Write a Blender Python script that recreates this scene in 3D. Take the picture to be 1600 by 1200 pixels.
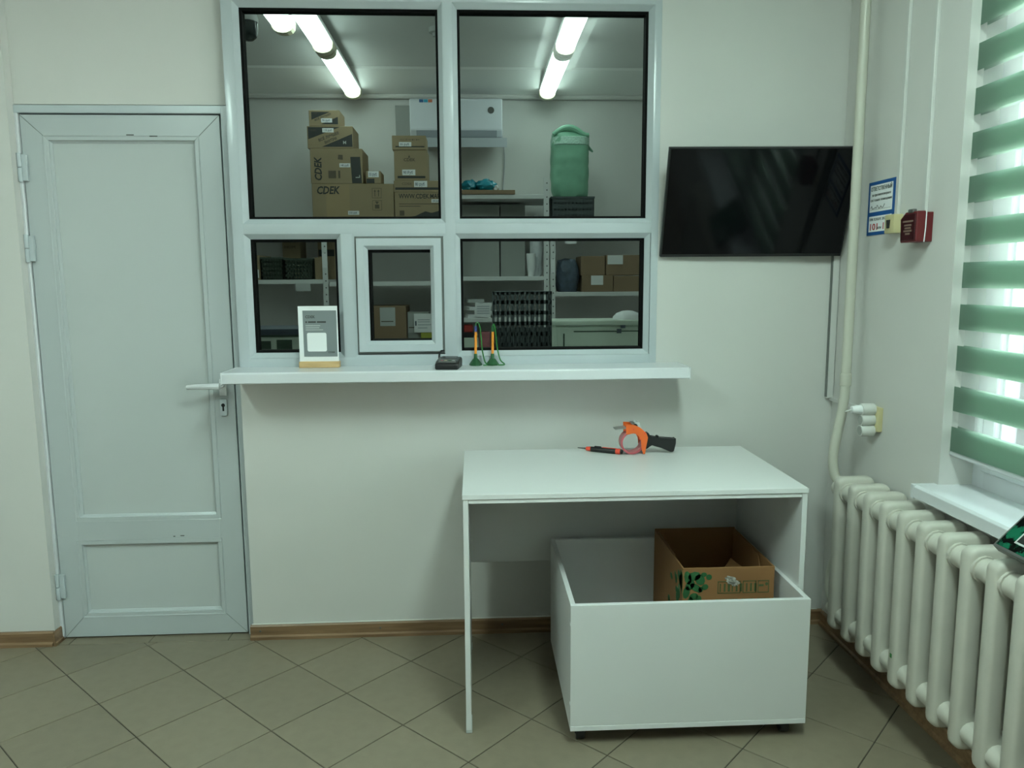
import bpy, bmesh, math, random
from mathutils import Vector, Matrix, noise

random.seed(7)
for o in list(bpy.data.objects):
    bpy.data.objects.remove(o)
SC = bpy.context.scene
COL = SC.collection

# ------------------------------------------------------------------ camera
F, YAW, PITCH, ROLL, EYE = 1187.733, 0.0491623, 0.1347476, -0.0064914, 1.44125
fw = Vector((math.sin(YAW) * math.cos(PITCH), math.cos(YAW) * math.cos(PITCH), -math.sin(PITCH)))
r0 = Vector((math.cos(YAW), -math.sin(YAW), 0))
u0 = r0.cross(fw)
rt = math.cos(ROLL) * r0 + math.sin(ROLL) * u0
up = -math.sin(ROLL) * r0 + math.cos(ROLL) * u0
cam = bpy.data.cameras.new('camera')
cam.sensor_width = 36.0
cam.lens = F / 1600 * 36.0
cam.clip_start = 0.02
camo = bpy.data.objects.new('camera', cam)
COL.objects.link(camo)
camo.matrix_world = Matrix(((rt.x, up.x, -fw.x, 0), (rt.y, up.y, -fw.y, 0), (rt.z, up.z, -fw.z, EYE), (0, 0, 0, 1)))
SC.camera = camo

# ------------------------------------------------------------------ world, light, exposure
DAY = (0.68, 0.90, 0.89)
GROUND = (1.00, 1.08, 1.00)
LAMP = (0.74, 1.0, 0.90)
DAY_STRENGTH = 21.0
FRONT_LAMP = 44.0
BACK_LAMP = 9.2
w = bpy.data.worlds.new('overcast_sky')
SC.world = w
w.use_nodes = True
bg = w.node_tree.nodes['Background']
# pale bluish overcast sky above a sunlit warm horizon and ground
_tc = w.node_tree.nodes.new('ShaderNodeTexCoord')
_sx = w.node_tree.nodes.new('ShaderNodeSeparateXYZ')
_cr = w.node_tree.nodes.new('ShaderNodeValToRGB')
_cr.color_ramp.elements[0].position = 0.0
_cr.color_ramp.elements[1].position = 0.45
_cr.color_ramp.elements[0].color = (*GROUND, 1)
_cr.color_ramp.elements[1].color = (*DAY, 1)
w.node_tree.links.new(_tc.outputs['Generated'], _sx.inputs[0])
w.node_tree.links.new(_sx.outputs[2], _cr.inputs[0])
w.node_tree.links.new(_cr.outputs[0], bg.inputs[0])
bg.inputs[1].default_value = DAY_STRENGTH
SC.view_settings.view_transform = 'Standard'
SC.view_settings.look = 'None'
SC.view_settings.gamma = 1.0
SC.view_settings.use_curve_mapping = False
SC.view_settings.exposure = 0.08

# ------------------------------------------------------------------ materials
MATS = {}


def M(name, col, rough=0.5, metal=0.0, var=0.0, vs=4.0, bump=0.0, bs=60.0, spec=0.5, emis=0.0, ecol=None, trans=0.0, coat=0.0, rnd=0.0):
    m = bpy.data.materials.new(name)
    m.use_nodes = True
    nt = m.node_tree
    b = nt.nodes['Principled BSDF']
    b.inputs['Base Color'].default_value = (*col, 1)
    b.inputs['Roughness'].default_value = rough
    b.inputs['Metallic'].default_value = metal
    b.inputs['Specular IOR Level'].default_value = spec
    if coat:
        b.inputs['Coat Weight'].default_value = coat
        b.inputs['Coat Roughness'].default_value = 0.08
    if emis:
        b.inputs['Emission Color'].default_value = (*(ecol or col), 1)
        b.inputs['Emission Strength'].default_value = emis
    tc = nt.nodes.new('ShaderNodeTexCoord')
    src = None
    if var or rnd:
        hsv = nt.nodes.new('ShaderNodeHueSaturation')
        hsv.inputs['Color'].default_value = (*col, 1)
        mp = nt.nodes.new('ShaderNodeMapRange')
        mp.inputs[3].default_value = 1 - var
        mp.inputs[4].default_value = 1 + var
        n = nt.nodes.new('ShaderNodeTexNoise')
        n.inputs['Scale'].default_value = vs
        n.inputs['Detail'].default_value = 5
        nt.links.new(tc.outputs['Object'], n.inputs['Vector'])
        nt.links.new(n.outputs[0], mp.inputs[0])
        mp.inputs[1].default_value = 0.25
        mp.inputs[2].default_value = 0.75
        if rnd:
            oi = nt.nodes.new('ShaderNodeObjectInfo')
            mr = nt.nodes.new('ShaderNodeMapRange')
            mr.inputs[3].default_value = 1 - rnd
            mr.inputs[4].default_value = 1 + rnd
            mu = nt.nodes.new('ShaderNodeMath')
            mu.operation = 'MULTIPLY'
            nt.links.new(oi.outputs['Random'], mr.inputs[0])
            nt.links.new(mr.outputs[0], mu.inputs[0])
            nt.links.new(mp.outputs[0], mu.inputs[1])
            nt.links.new(mu.outputs[0], hsv.inputs['Value'])
        else:
            nt.links.new(mp.outputs[0], hsv.inputs['Value'])
        nt.links.new(hsv.outputs[0], b.inputs['Base Color'])
    if bump:
        n2 = nt.nodes.new('ShaderNodeTexNoise')
        n2.inputs['Scale'].default_value = bs
        n2.inputs['Detail'].default_value = 4
        nt.links.new(tc.outputs['Object'], n2.inputs['Vector'])
        bp = nt.nodes.new('ShaderNodeBump')
        bp.inputs['Strength'].default_value = bump
        bp.inputs['Distance'].default_value = 0.004
        nt.links.new(n2.outputs[0], bp.inputs['Height'])
        nt.links.new(bp.outputs[0], b.inputs['Normal'])
    MATS[name] = m
    return m


def see_through(name, col, opacity, rough=0.4, diffuse=True, translucent=0.5):
    """mix of transparent and a scattering surface"""
    m = bpy.data.materials.new(name)
    m.use_nodes = True
    nt = m.node_tree
    nt.nodes.clear()
    out = nt.nodes.new('ShaderNodeOutputMaterial')
    tr = nt.nodes.new('ShaderNodeBsdfTransparent')
    di = nt.nodes.new('ShaderNodeBsdfDiffuse')
    tl = nt.nodes.new('ShaderNodeBsdfTranslucent')
    di.inputs[0].default_value = (*col, 1)
    tl.inputs[0].default_value = (*col, 1)
    a = nt.nodes.new('ShaderNodeMixShader')
    a.inputs[0].default_value = translucent
    nt.links.new(di.outputs[0], a.inputs[1])
    nt.links.new(tl.outputs[0], a.inputs[2])
    b = nt.nodes.new('ShaderNodeMixShader')
    b.inputs[0].default_value = opacity
    nt.links.new(tr.outputs[0], b.inputs[1])
    nt.links.new(a.outputs[0], b.inputs[2])
    nt.links.new(b.outputs[0], out.inputs[0])
    MATS[name] = m
    return m


def glass_mat(name, tint, refl):
    m = bpy.data.materials.new(name)
    m.use_nodes = True
    nt = m.node_tree
    nt.nodes.clear()
    out = nt.nodes.new('ShaderNodeOutputMaterial')
    tr = nt.nodes.new('ShaderNodeBsdfTransparent')
    tr.inputs[0].default_value = (*tint, 1)
    gl = nt.nodes.new('ShaderNodeBsdfGlossy')
    gl.inputs['Roughness'].default_value = 0.02
    fr = nt.nodes.new('ShaderNodeFresnel')
    fr.inputs[0].default_value = refl
    mx = nt.nodes.new('ShaderNodeMixShader')
    nt.links.new(fr.outputs[0], mx.inputs[0])
    nt.links.new(tr.outputs[0], mx.inputs[1])
    nt.links.new(gl.outputs[0], mx.inputs[2])
    nt.links.new(mx.outputs[0], out.inputs[0])
    MATS[name] = m
    return m


def emitter(name, col, strength):
    m = bpy.data.materials.new(name)
    m.use_nodes = True
    nt = m.node_tree
    nt.nodes.clear()
    out = nt.nodes.new('ShaderNodeOutputMaterial')
    e = nt.nodes.new('ShaderNodeEmission')
    e.inputs[0].default_value = (*col, 1)
    e.inputs[1].default_value = strength
    nt.links.new(e.outputs[0], out.inputs[0])
    MATS[name] = m
    return m


def wood_mat(name, c1, c2, rough=0.4, scale=(1.5, 18, 18)):
    m = bpy.data.materials.new(name)
    m.use_nodes = True
    nt = m.node_tree
    b = nt.nodes['Principled BSDF']
    b.inputs['Roughness'].default_value = rough
    tc = nt.nodes.new('ShaderNodeTexCoord')
    mp = nt.nodes.new('ShaderNodeMapping')
    mp.inputs['Scale'].default_value = scale
    n = nt.nodes.new('ShaderNodeTexNoise')
    n.inputs['Scale'].default_value = 3
    n.inputs['Detail'].default_value = 6
    cr = nt.nodes.new('ShaderNodeValToRGB')
    cr.color_ramp.elements[0].position = 0.35
    cr.color_ramp.elements[1].position = 0.68
    cr.color_ramp.elements[0].color = (*c1, 1)
    cr.color_ramp.elements[1].color = (*c2, 1)
    nt.links.new(tc.outputs['Object'], mp.inputs[0])
    nt.links.new(mp.outputs[0], n.inputs['Vector'])
    nt.links.new(n.outputs[0], cr.inputs[0])
    nt.links.new(cr.outputs[0], b.inputs['Base Color'])
    MATS[name] = m
    return m


M('wall', (0.615, 0.605, 0.58), 0.62, var=0.025, vs=2.2, bump=0.10, bs=22)
M('band_white', (0.90, 0.90, 0.89), 0.7, var=0.02)
M('wall_store', (0.69, 0.68, 0.66), 0.7, var=0.03, vs=2, bump=0.08, bs=20)
M('ceiling', (0.62, 0.62, 0.60), 0.8, var=0.02)
M('ceiling_store', (0.74, 0.74, 0.73), 0.8, var=0.02)
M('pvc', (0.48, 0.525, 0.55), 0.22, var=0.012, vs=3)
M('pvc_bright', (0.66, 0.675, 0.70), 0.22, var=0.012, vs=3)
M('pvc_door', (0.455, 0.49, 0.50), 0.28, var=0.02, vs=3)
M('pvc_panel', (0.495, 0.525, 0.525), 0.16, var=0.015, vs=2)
M('seam', (0.16, 0.17, 0.16), 0.7, var=0.05)
M('gasket', (0.004, 0.004, 0.004), 0.7, var=0.1, spec=0.1)
M('scuff', (0.10, 0.105, 0.10), 0.8, var=0.4, vs=90)
M('melamine', (0.67, 0.67, 0.665), 0.34, var=0.012, vs=3, bump=0.02, bs=300)
M('melamine_edge', (0.74, 0.74, 0.74), 0.3, var=0.01)
M('tile', (0.215, 0.180, 0.128), 0.42, var=0.07, vs=22, bump=0.06, bs=160, rnd=0.055)
M('grout', (0.060, 0.050, 0.034), 0.9, var=0.2, vs=30)
wood_mat('laminate', (0.17, 0.095, 0.048), (0.27, 0.165, 0.088), 0.38)
wood_mat('pine', (0.52, 0.33, 0.15), (0.66, 0.45, 0.22), 0.5, (3, 30, 30))
M('cast_iron', (0.55, 0.53, 0.47), 0.38, var=0.06, vs=9, bump=0.14, bs=35)
M('pipe_paint', (0.52, 0.51, 0.44), 0.36, var=0.03, vs=8, bump=0.08, bs=30)
M('conduit', (0.60, 0.60, 0.58), 0.4, var=0.01)
M('black_gloss', (0.004, 0.004, 0.005), 0.08, spec=0.22, var=0.05)
M('black_plastic', (0.010, 0.010, 0.011), 0.4, var=0.1, vs=20, bump=0.05, bs=200)
M('dark_crate', (0.085, 0.105, 0.110), 0.55, var=0.15, vs=12)
M('crate_grey', (0.075, 0.092, 0.095), 0.55, var=0.15, vs=12)
M('crate_green', (0.048, 0.070, 0.050), 0.6, var=0.2, vs=20)
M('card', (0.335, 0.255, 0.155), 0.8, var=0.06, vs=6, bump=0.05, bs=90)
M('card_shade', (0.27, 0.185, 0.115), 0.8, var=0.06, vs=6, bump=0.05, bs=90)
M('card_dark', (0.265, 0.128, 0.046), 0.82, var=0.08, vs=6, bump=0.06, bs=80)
M('card_tape', (0.42, 0.31, 0.18), 0.25, var=0.04)
M('ink', (0.040, 0.042, 0.040), 0.6, var=0.1, vs=30)
M('ink_soft', (0.12, 0.095, 0.065), 0.7, var=0.1, vs=30)
M('ink_green', (0.022, 0.115, 0.035), 0.7, var=0.15, vs=40)
M('ink_green_dim', (0.075, 0.105, 0.035), 0.75, var=0.15, vs=40)
M('ink_blue', (0.012, 0.09, 0.30), 0.5, var=0.05)
M('ink_red', (0.42, 0.022, 0.02), 0.5, var=0.05)
M('ink_navy', (0.025, 0.045, 0.09), 0.6, var=0.05)
M('paper', (0.84, 0.85, 0.86), 0.7, var=0.01)
M('paper_dim', (0.50, 0.52, 0.51), 0.75, var=0.03)
M('paper_grey', (0.205, 0.23, 0.24), 0.5, var=0.02)
M('orange', (0.80, 0.135, 0.022), 0.38, var=0.04, vs=10)
M('red_orange', (0.78, 0.07, 0.03), 0.4, var=0.04)
M('pen_orange', (0.82, 0.27, 0.02), 0.4, var=0.03)
M('pen_green', (0.012, 0.085, 0.025), 0.45, var=0.06)
M('cord_green', (0.02, 0.16, 0.03), 0.4, var=0.06)
M('pen_blue', (0.03, 0.05, 0.22), 0.4, var=0.05)
M('tape_roll', (0.50, 0.10, 0.12), 0.25, var=0.08, vs=20)
M('steel', (0.50, 0.50, 0.50), 0.3, metal=0.9, var=0.05)
M('galv', (0.55, 0.56, 0.55), 0.45, metal=0.35, var=0.05, vs=20)
M('hole', (0.02, 0.02, 0.02), 0.9, var=0.1)
M('shelf_white', (0.70, 0.71, 0.705), 0.5, var=0.02)
M('yellowed', (0.56, 0.50, 0.28), 0.4, var=0.04)
M('alarm_red', (0.135, 0.010, 0.014), 0.35, var=0.06, vs=15)
M('alarm_dark', (0.042, 0.005, 0.008), 0.35, var=0.06, vs=15)
M('alarm_print', (0.22, 0.14, 0.11), 0.6, var=0.1)
M('ac_white', (0.76, 0.78, 0.84), 0.35, var=0.01)
M('ac_grey', (0.42, 0.44, 0.48), 0.4, var=0.02)
M('bag_green', (0.20, 0.43, 0.30), 0.55, var=0.14, vs=14, bump=0.35, bs=28)
M('bag_weave', (0.46, 0.68, 0.57), 0.6, var=0.3, vs=85, bump=0.2, bs=90)
M('teal_film', (0.01, 0.22, 0.30), 0.25, var=0.25, vs=16, bump=0.3, bs=30)
M('white_film', (0.62, 0.64, 0.66), 0.3, var=0.15, vs=18, bump=0.5, bs=25)
M('torn_film', (0.34, 0.33, 0.29), 0.12, var=0.5, vs=70, bump=0.8, bs=90)
M('blue_film', (0.075, 0.10, 0.14), 0.35, var=0.4, vs=24, bump=0.5, bs=30)
M('pale_green', (0.66, 0.75, 0.64), 0.4, var=0.04, vs=5)
M('pale_green_dark', (0.06, 0.10, 0.07), 0.5, var=0.1)
M('slate', (0.09, 0.11, 0.14), 0.4, var=0.06)
M('red_pack', (0.45, 0.05, 0.04), 0.4, var=0.2, vs=30)
M('pink_pack', (0.48, 0.16, 0.18), 0.5, var=0.2, vs=30)
M('olive', (0.36, 0.38, 0.05), 0.6, var=0.05)
M('grey_box', (0.36, 0.37, 0.35), 0.7, var=0.05)
M('ivory', (0.62, 0.57, 0.42), 0.4, var=0.03)
M('lamp_housing', (0.6, 0.6, 0.58), 0.5, var=0.02)
M('dome_black', (0.022, 0.032, 0.031), 0.2, var=0.1)
M('cam_white', (0.55, 0.56, 0.56), 0.4, var=0.02)
M('scale_grey', (0.10, 0.10, 0.095), 0.4, var=0.1)
M('lcd', (0.03, 0.03, 0.028), 0.25, var=0.1)
M('socket_white', (0.62, 0.62, 0.59), 0.4, var=0.02)
M('badge_blue', (0.03, 0.12, 0.30), 0.5, var=0.03)
M('badge_cyan', (0.06, 0.42, 0.62), 0.5, var=0.03)
M('badge_orange', (0.72, 0.22, 0.12), 0.5, var=0.03)
glass_mat('glass', (0.80, 0.815, 0.805), 1.13)
glass_mat('glass_clear', (0.92, 0.94, 0.94), 1.3)
see_through('sheer', (0.70, 0.74, 0.73), 0.14, translucent=0.35)
see_through('blind_green', (0.318, 0.432, 0.358), 1.0, translucent=0.36)
see_through('shrink_film', (0.75, 0.77, 0.76), 0.35)
emitter('lamp_back', LAMP, BACK_LAMP)
emitter('lamp_front', LAMP, FRONT_LAMP)


def marbled(name):
    m = bpy.data.materials.new(name)
    m.use_nodes = True
    nt = m.node_tree
    b = nt.nodes['Principled BSDF']
    b.inputs['Roughness'].default_value = 0.15
    tc = nt.nodes.new('ShaderNodeTexCoord')
    n = nt.nodes.new('ShaderNodeTexNoise')
    n.inputs['Scale'].default_value = 26
    n.inputs['Detail'].default_value = 4
    cr = nt.nodes.new('ShaderNodeValToRGB')
    cr.color_ramp.elements[0].position = 0.46
    cr.color_ramp.elements[1].position = 0.54
    cr.color_ramp.elements[0].color = (0.004, 0.006, 0.005, 1)
    cr.color_ramp.elements[1].color = (0.012, 0.14, 0.075, 1)
    nt.links.new(tc.outputs['Object'], n.inputs['Vector'])
    nt.links.new(n.outputs[0], cr.inputs[0])
    nt.links.new(cr.outputs[0], b.inputs['Base Color'])
    MATS[name] = m


marbled('marble_green')

# ------------------------------------------------------------------ helpers
ROOT = {}          # root object name -> world matrix


def tag(o, label=None, cat=None, group=None, kind=None):
    if label:
        o['label'] = label
    if cat:
        o['category'] = cat
    if group:
        o['group'] = group
    if kind:
        o['kind'] = kind
    return o


def thing(name, label, cat, loc=(0, 0, 0), rot=(0, 0, 0), group=None, kind=None):
    o = bpy.data.objects.new(name, None)
    o.empty_display_size = 0.05
    COL.objects.link(o)
    o.location = loc
    o.rotation_euler = rot
    from mathutils import Euler
    ROOT[o.name] = Matrix.Translation(loc) @ Euler(rot).to_matrix().to_4x4()
    return tag(o, label, cat, group, kind)


def rootm(o):
    while o.parent is not None:
        o = o.parent
    return ROOT.get(o.name, Matrix.Identity(4))


def obj(name, bm, mat, parent=None, local=False, label=None, smooth=False, sharp=0.6):
    """link a bmesh as one mesh object; coordinates are world unless local"""
    if parent is not None and not local:
        bmesh.ops.transform(bm, matrix=rootm(parent).inverted(), verts=bm.verts)
    bmesh.ops.recalc_face_normals(bm, faces=bm.faces)
    me = bpy.data.meshes.new(name)
    bm.to_mesh(me)
    bm.free()
    if smooth:
        me.shade_smooth()
        try:
            me.set_sharp_from_angle(angle=sharp)
        except Exception:
            pass
    mats = mat if isinstance(mat, (list, tuple)) else [mat]
    for k in mats:
        me.materials.append(MATS[k])
    o = bpy.data.objects.new(name, me)
    COL.objects.link(o)
    if parent is not None:
        o.parent = parent
    if label:
        o['label'] = label
    return o


def single(name, bm, mat, label, cat, base=None, group=None, kind=None, smooth=False):
    """a thing that is one mesh, origin moved to its base"""
    if base is not None:
        bmesh.ops.translate(bm, vec=-Vector(base), verts=bm.verts)
    o = obj(name, bm, mat, smooth=smooth)
    if base is not None:
        o.location = base
        ROOT[o.name] = Matrix.Translation(base)
    return tag(o, label, cat, group, kind)


def bx(lo, hi, bevel=0.0, seg=1, bm=None):
    own = bmesh.new()
    r = bmesh.ops.create_cube(own, size=1.0)
    c = [(a + b) / 2 for a, b in zip(lo, hi)]
    s = [abs(b - a) for a, b in zip(lo, hi)]
    for v in own.verts:
        v.co = Vector((c[0] + v.co.x * s[0], c[1] + v.co.y * s[1], c[2] + v.co.z * s[2]))
    if bevel:
        bevel = min(bevel, min(s) * 0.45)
        bmesh.ops.bevel(own, geom=list(own.edges), offset=bevel, segments=seg, affect='EDGES', profile=0.6)
    if bm is None:
        return own
    join(bm, own)
    return bm


def join(bm, other):
    me = bpy.data.meshes.new('tmp')
    other.to_mesh(me)
    other.free()
    bm.from_mesh(me)
    bpy.data.meshes.remove(me)
    return bm


def cyl(p0, p1, r, r2=None, n=16, bm=None, bevel=0.0):
    own = bmesh.new()
    p0, p1 = Vector(p0), Vector(p1)
    d = p1 - p0
    bmesh.ops.create_cone(own, cap_ends=True, segments=n, radius1=r, radius2=(r if r2 is None else r2), depth=d.length)
    if bevel:
        es = [e for e in own.edges if len(e.link_faces) == 2 and any(len(f.verts) > 4 for f in e.link_faces)]
        bmesh.ops.bevel(own, geom=es, offset=bevel, segments=2, affect='EDGES', profile=0.5)
    q = Vector((0, 0, 1)).rotation_difference(d.normalized()).to_matrix().to_4x4()
    bmesh.ops.transform(own, matrix=Matrix.Translation((p0 + p1) / 2) @ q, verts=own.verts)
    if bm is None:
        return own
    join(bm, own)
    return bm


def smooth_path(pts, sub=6):
    pts = [Vector(p) for p in pts]
    out = []
    for i in range(len(pts) - 1):
        p0 = pts[max(i - 1, 0)]
        p1, p2 = pts[i], pts[i + 1]
        p3 = pts[min(i + 2, len(pts) - 1)]
        for k in range(sub):
            t = k / sub
            out.append(0.5 * ((2 * p1) + (-p0 + p2) * t + (2 * p0 - 5 * p1 + 4 * p2 - p3) * t * t + (-p0 + 3 * p1 - 3 * p2 + p3) * t ** 3))
    out.append(pts[-1])
    return out


def tube(pts, r, n=10, bm=None):
    own = bmesh.new()
    rings = []
    pts = [Vector(p) for p in pts]
    prev = None
    for i, p in enumerate(pts):
        d = (pts[min(i + 1, len(pts) - 1)] - pts[max(i - 1, 0)]).normalized()
        if prev is None:
            a = Vector((0, 0, 1)) if abs(d.z) < 0.9 else Vector((1, 0, 0))
            x = d.cross(a).normalized()
        else:
            x = (prev - d * prev.dot(d)).normalized()
        prev = x
        y = d.cross(x)
        rr = r(i / (len(pts) - 1)) if callable(r) else r
        rings.append([own.verts.new(p + rr * (math.cos(2 * math.pi * k / n) * x + math.sin(2 * math.pi * k / n) * y)) for k in range(n)])
    for a, b in zip(rings, rings[1:]):
        for k in range(n):
            own.faces.new((a[k], a[(k + 1) % n], b[(k + 1) % n], b[k]))
    own.faces.new(rings[0])
    own.faces.new(rings[-1])
    if bm is None:
        return own
    join(bm, own)
    return bm


def prism(poly, conv, d0, d1, bevel=0.0, bm=None):
    """poly: 2D points; conv(u, v, d) -> world; extruded between d0 and d1"""
    own = bmesh.new()
    a = [own.verts.new(conv(u, v, d0)) for u, v in poly]
    b = [own.verts.new(conv(u, v, d1)) for u, v in poly]
    n = len(poly)
    own.faces.new(a)
    own.faces.new(list(reversed(b)))
    for k in range(n):
        own.faces.new((a[k], b[k], b[(k + 1) % n], a[(k + 1) % n]))
    if bevel:
        bmesh.ops.bevel(own, geom=list(own.edges), offset=bevel, segments=1, affect='EDGES')
    if bm is None:
        return own
    join(bm, own)
    return bm


def lathe(profile, centre, n=20, bm=None):
    """profile: list of (r, z) about vertical axis"""
    own = bmesh.new()
    c = Vector(centre)
    rings = []
    for r, z in profile:
        if r < 1e-6:
            rings.append([own.verts.new(c + Vector((0, 0, z)))])
        else:
            rings.append([own.verts.new(c + Vector((r * math.cos(2 * math.pi * k / n), r * math.sin(2 * math.pi * k / n), z))) for k in range(n)])
    for a, b in zip(rings, rings[1:]):
        for k in range(n):
            k2 = (k + 1) % n
            if len(a) == 1 and len(b) == 1:
                continue
            if len(a) == 1:
                own.faces.new((a[0], b[k2], b[k]))
            elif len(b) == 1:
                own.faces.new((a[k], a[k2], b[0]))
            else:
                own.faces.new((a[k], a[k2], b[k2], b[k]))
    if len(rings[0]) > 1:
        own.faces.new(rings[0])
    if len(rings[-1]) > 1:
        own.faces.new(rings[-1])
    if bm is None:
        return own
    join(bm, own)
    return bm


def frame_ring(x0, x1, z0, z1, wd, y_out, y_in, y_back, bm=None):
    """mitred ring in an xz plane: outer edge at y_out, inner edge at y_in, back at y_back"""
    own = bmesh.new()
    o = [(x0, z0), (x1, z0), (x1, z1), (x0, z1)]
    i = [(x0 + wd, z0 + wd), (x1 - wd, z0 + wd), (x1 - wd, z1 - wd), (x0 + wd, z1 - wd)]
    vo = [own.verts.new((x, y_out, z)) for x, z in o]
    vi = [own.verts.new((x, y_in, z)) for x, z in i]
    bo = [own.verts.new((x, y_back, z)) for x, z in o]
    bi = [own.verts.new((x, y_back, z)) for x, z in i]
    for k in range(4):
        j = (k + 1) % 4
        own.faces.new((vo[k], vo[j], vi[j], vi[k]))
        own.faces.new((vi[k], vi[j], bi[j], bi[k]))
        own.faces.new((bo[k], bi[k], bi[j], bo[j]))
        own.faces.new((vo[k], bo[k], bo[j], vo[j]))
    if bm is None:
        return own
    join(bm, own)
    return bm


def blob(centre, size, amp=0.25, freq=3.0, sub=3, seed=0, flat=True, box=0.0):
    own = bmesh.new()
    bmesh.ops.create_icosphere(own, subdivisions=sub, radius=1.0)
    for v in own.verts:
        d = v.co.normalized()
        if box:
            mx = max(abs(d.x), abs(d.y), abs(d.z))
            d = d.lerp(d / mx, box)
        k = 1 + amp * (noise.noise(d * freq + Vector((seed * 7.3, seed, -seed))))
        p = Vector((d.x * size[0], d.y * size[1], d.z * size[2])) * k
        if flat and p.z < -size[2] * 0.8:
            p.z = -size[2] * 0.8
        v.co = Vector(centre) + p
    return own


FRONT = Matrix(((1, 0, 0, 0), (0, 0, -1, 0), (0, 1, 0, 0), (0, 0, 0, 1)))      # text plane facing the viewer (-y)
SIDE = Matrix(((0, 0, -1, 0), (-1, 0, 0, 0), (0, 1, 0, 0), (0, 0, 0, 1)))      # text plane on the right wall, facing -x


def lettering(s, size, pos, mat, parent, basis=FRONT, rot=0.0, width=None, align='LEFT', ext=0.0004, shear=0.0, name='lettering', local=False, bold=0.0):
    c = bpy.data.curves.new('txt', 'FONT')
    c.body = s
    c.size = size
    c.align_x = align
    c.extrude = ext
    c.shear = shear
    c.offset = bold
    c.resolution_u = 2
    o = bpy.data.objects.new('txt', c)
    me = bpy.data.meshes.new_from_object(o)
    bm = bmesh.new()
    bm.from_mesh(me)
    bpy.data.meshes.remove(me)
    bpy.data.objects.remove(o)
    bpy.data.curves.remove(c)
    if width and bm.verts:
        xs = [v.co.x for v in bm.verts]
        k = width / max(1e-6, max(xs) - min(xs))
        for v in bm.verts:
            v.co.x *= k
    bmesh.ops.transform(bm, matrix=Matrix.Translation(pos) @ basis @ Matrix.Rotation(rot, 4, 'Z'), verts=bm.verts)
    return obj(name, bm, mat, parent, local=local)


def wave_line(p0, p1, n, amp, mat, parent, basis_up, r=0.0012, name='handwriting', seed=1):
    random.seed(seed)
    p0, p1, u = Vector(p0), Vector(p1), Vector(basis_up)
    pts = []
    for i in range(n):
        t = i / (n - 1)
        pts.append(p0.lerp(p1, t) + u * amp * (random.random() - 0.3) * (1 if i % 2 else -0.4))
    return obj(name, tube(smooth_path(pts, 3), r, 5), mat, parent)


# ================================================================== STRUCTURE
XR = 1.45           # right wall face
YB = 2.99           # partition face
ZC = 3.0            # ceiling
YF = -4.6           # wall behind the camera
XL = -3.3


def structure(name, bm, mat, label, smooth=False):
    return tag(obj(name, bm, mat, smooth=smooth), label, None, None, 'structure')


# floor slab and tiles laid on the diagonal
fl = structure('floor', bx((XL - 0.2, YF - 0.2, -0.06), (XR + 0.5, 6.5, -0.003)), 'grout', 'beige square tiles laid diagonally with dark joints')
ang = -0.765999
TX, TY, TS = -1.53142, 2.73667, 0.30
e1 = Vector((math.cos(ang), math.sin(ang)))
e2 = Vector((-e1.y, e1.x))


def clip(poly, a, b, c):
    out = []
    for i in range(len(poly)):
        p, q = poly[i], poly[(i + 1) % len(poly)]
        dp, dq = a * p.x + b * p.y - c, a * q.x + b * q.y - c
        if dp <= 0:
            out.append(p)
        if dp * dq < 0:
            t = dp / (dp - dq)
            out.append(p.lerp(q, t))
    return out


def tile_mesh(poly, z0=-0.004, z1=0.0):
    bm = bmesh.new()
    ins = []
    c = sum((p for p in poly), Vector((0, 0))) / len(poly)
    top = []
    for p in poly:
        d = (c - p)
        top.append(p + d * (0.0018 / max(d.length, 1e-6)))
    a = [bm.verts.new((p.x, p.y, z0)) for p in poly]
    m = [bm.verts.new((p.x, p.y, z1 - 0.0008)) for p in poly]
    t = [bm.verts.new((p.x, p.y, z1)) for p in top]
    n = len(poly)
    for k in range(n):
        j = (k + 1) % n
        bm.faces.new((a[k], a[j], m[j], m[k]))
        bm.faces.new((m[k], m[j], t[j], t[k]))
    bm.faces.new(t)
    return bm


gap = 0.0019
full = [Vector((gap, gap)), Vector((TS - gap, gap)), Vector((TS - gap, TS - gap)), Vector((gap, TS - gap))]
full_local = [Vector((e1.x * p.x + e2.x * p.y, e1.y * p.x + e2.y * p.y)) for p in full]
bmf = tile_mesh(full_local)
bmesh.ops.recalc_face_normals(bmf, faces=bmf.faces)
me_full = bpy.data.meshes.new('tile')
bmf.to_mesh(me_full)
bmf.free()
me_full.materials.append(MATS['tile'])
for iu in range(-14, 16):
    for iv in range(-14, 18):
        o = Vector((TX, TY)) + e1 * (iu * TS) + e2 * (iv * TS)
        poly = [o + p for p in full_local]
        if max(p.y for p in poly) < 0.95 or min(p.y for p in poly) > 2.985:
            continue
        if max(p.x for p in poly) < -2.75 or min(p.x for p in poly) > XR:
            continue
        cp = clip(clip(poly, 0, 1, 2.978), 1, 0, XR)
        if len(cp) < 3:
            continue
        if len(cp) == 4 and all((a - b).length < 1e-7 for a, b in zip(cp, poly)):
            t = bpy.data.objects.new('tile', me_full)
            COL.objects.link(t)
            t.location = (o.x, o.y, 0)
            t.parent = fl
        else:
            if max(p.x for p in cp) - min(p.x for p in cp) < 0.01 or max(p.y for p in cp) - min(p.y for p in cp) < 0.01:
                continue
            obj('tile', tile_mesh(cp), 'tile', fl)
for a, b in ((-1.70, -1.652), (-1.648, -1.336), (-1.332, -1.020), (-1.016, -0.93)):
    obj('tile', tile_mesh([Vector((a, 2.982)), Vector((b, 2.982)), Vector((b, 3.075)), Vector((a, 3.075))]), 'tile', fl)
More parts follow.
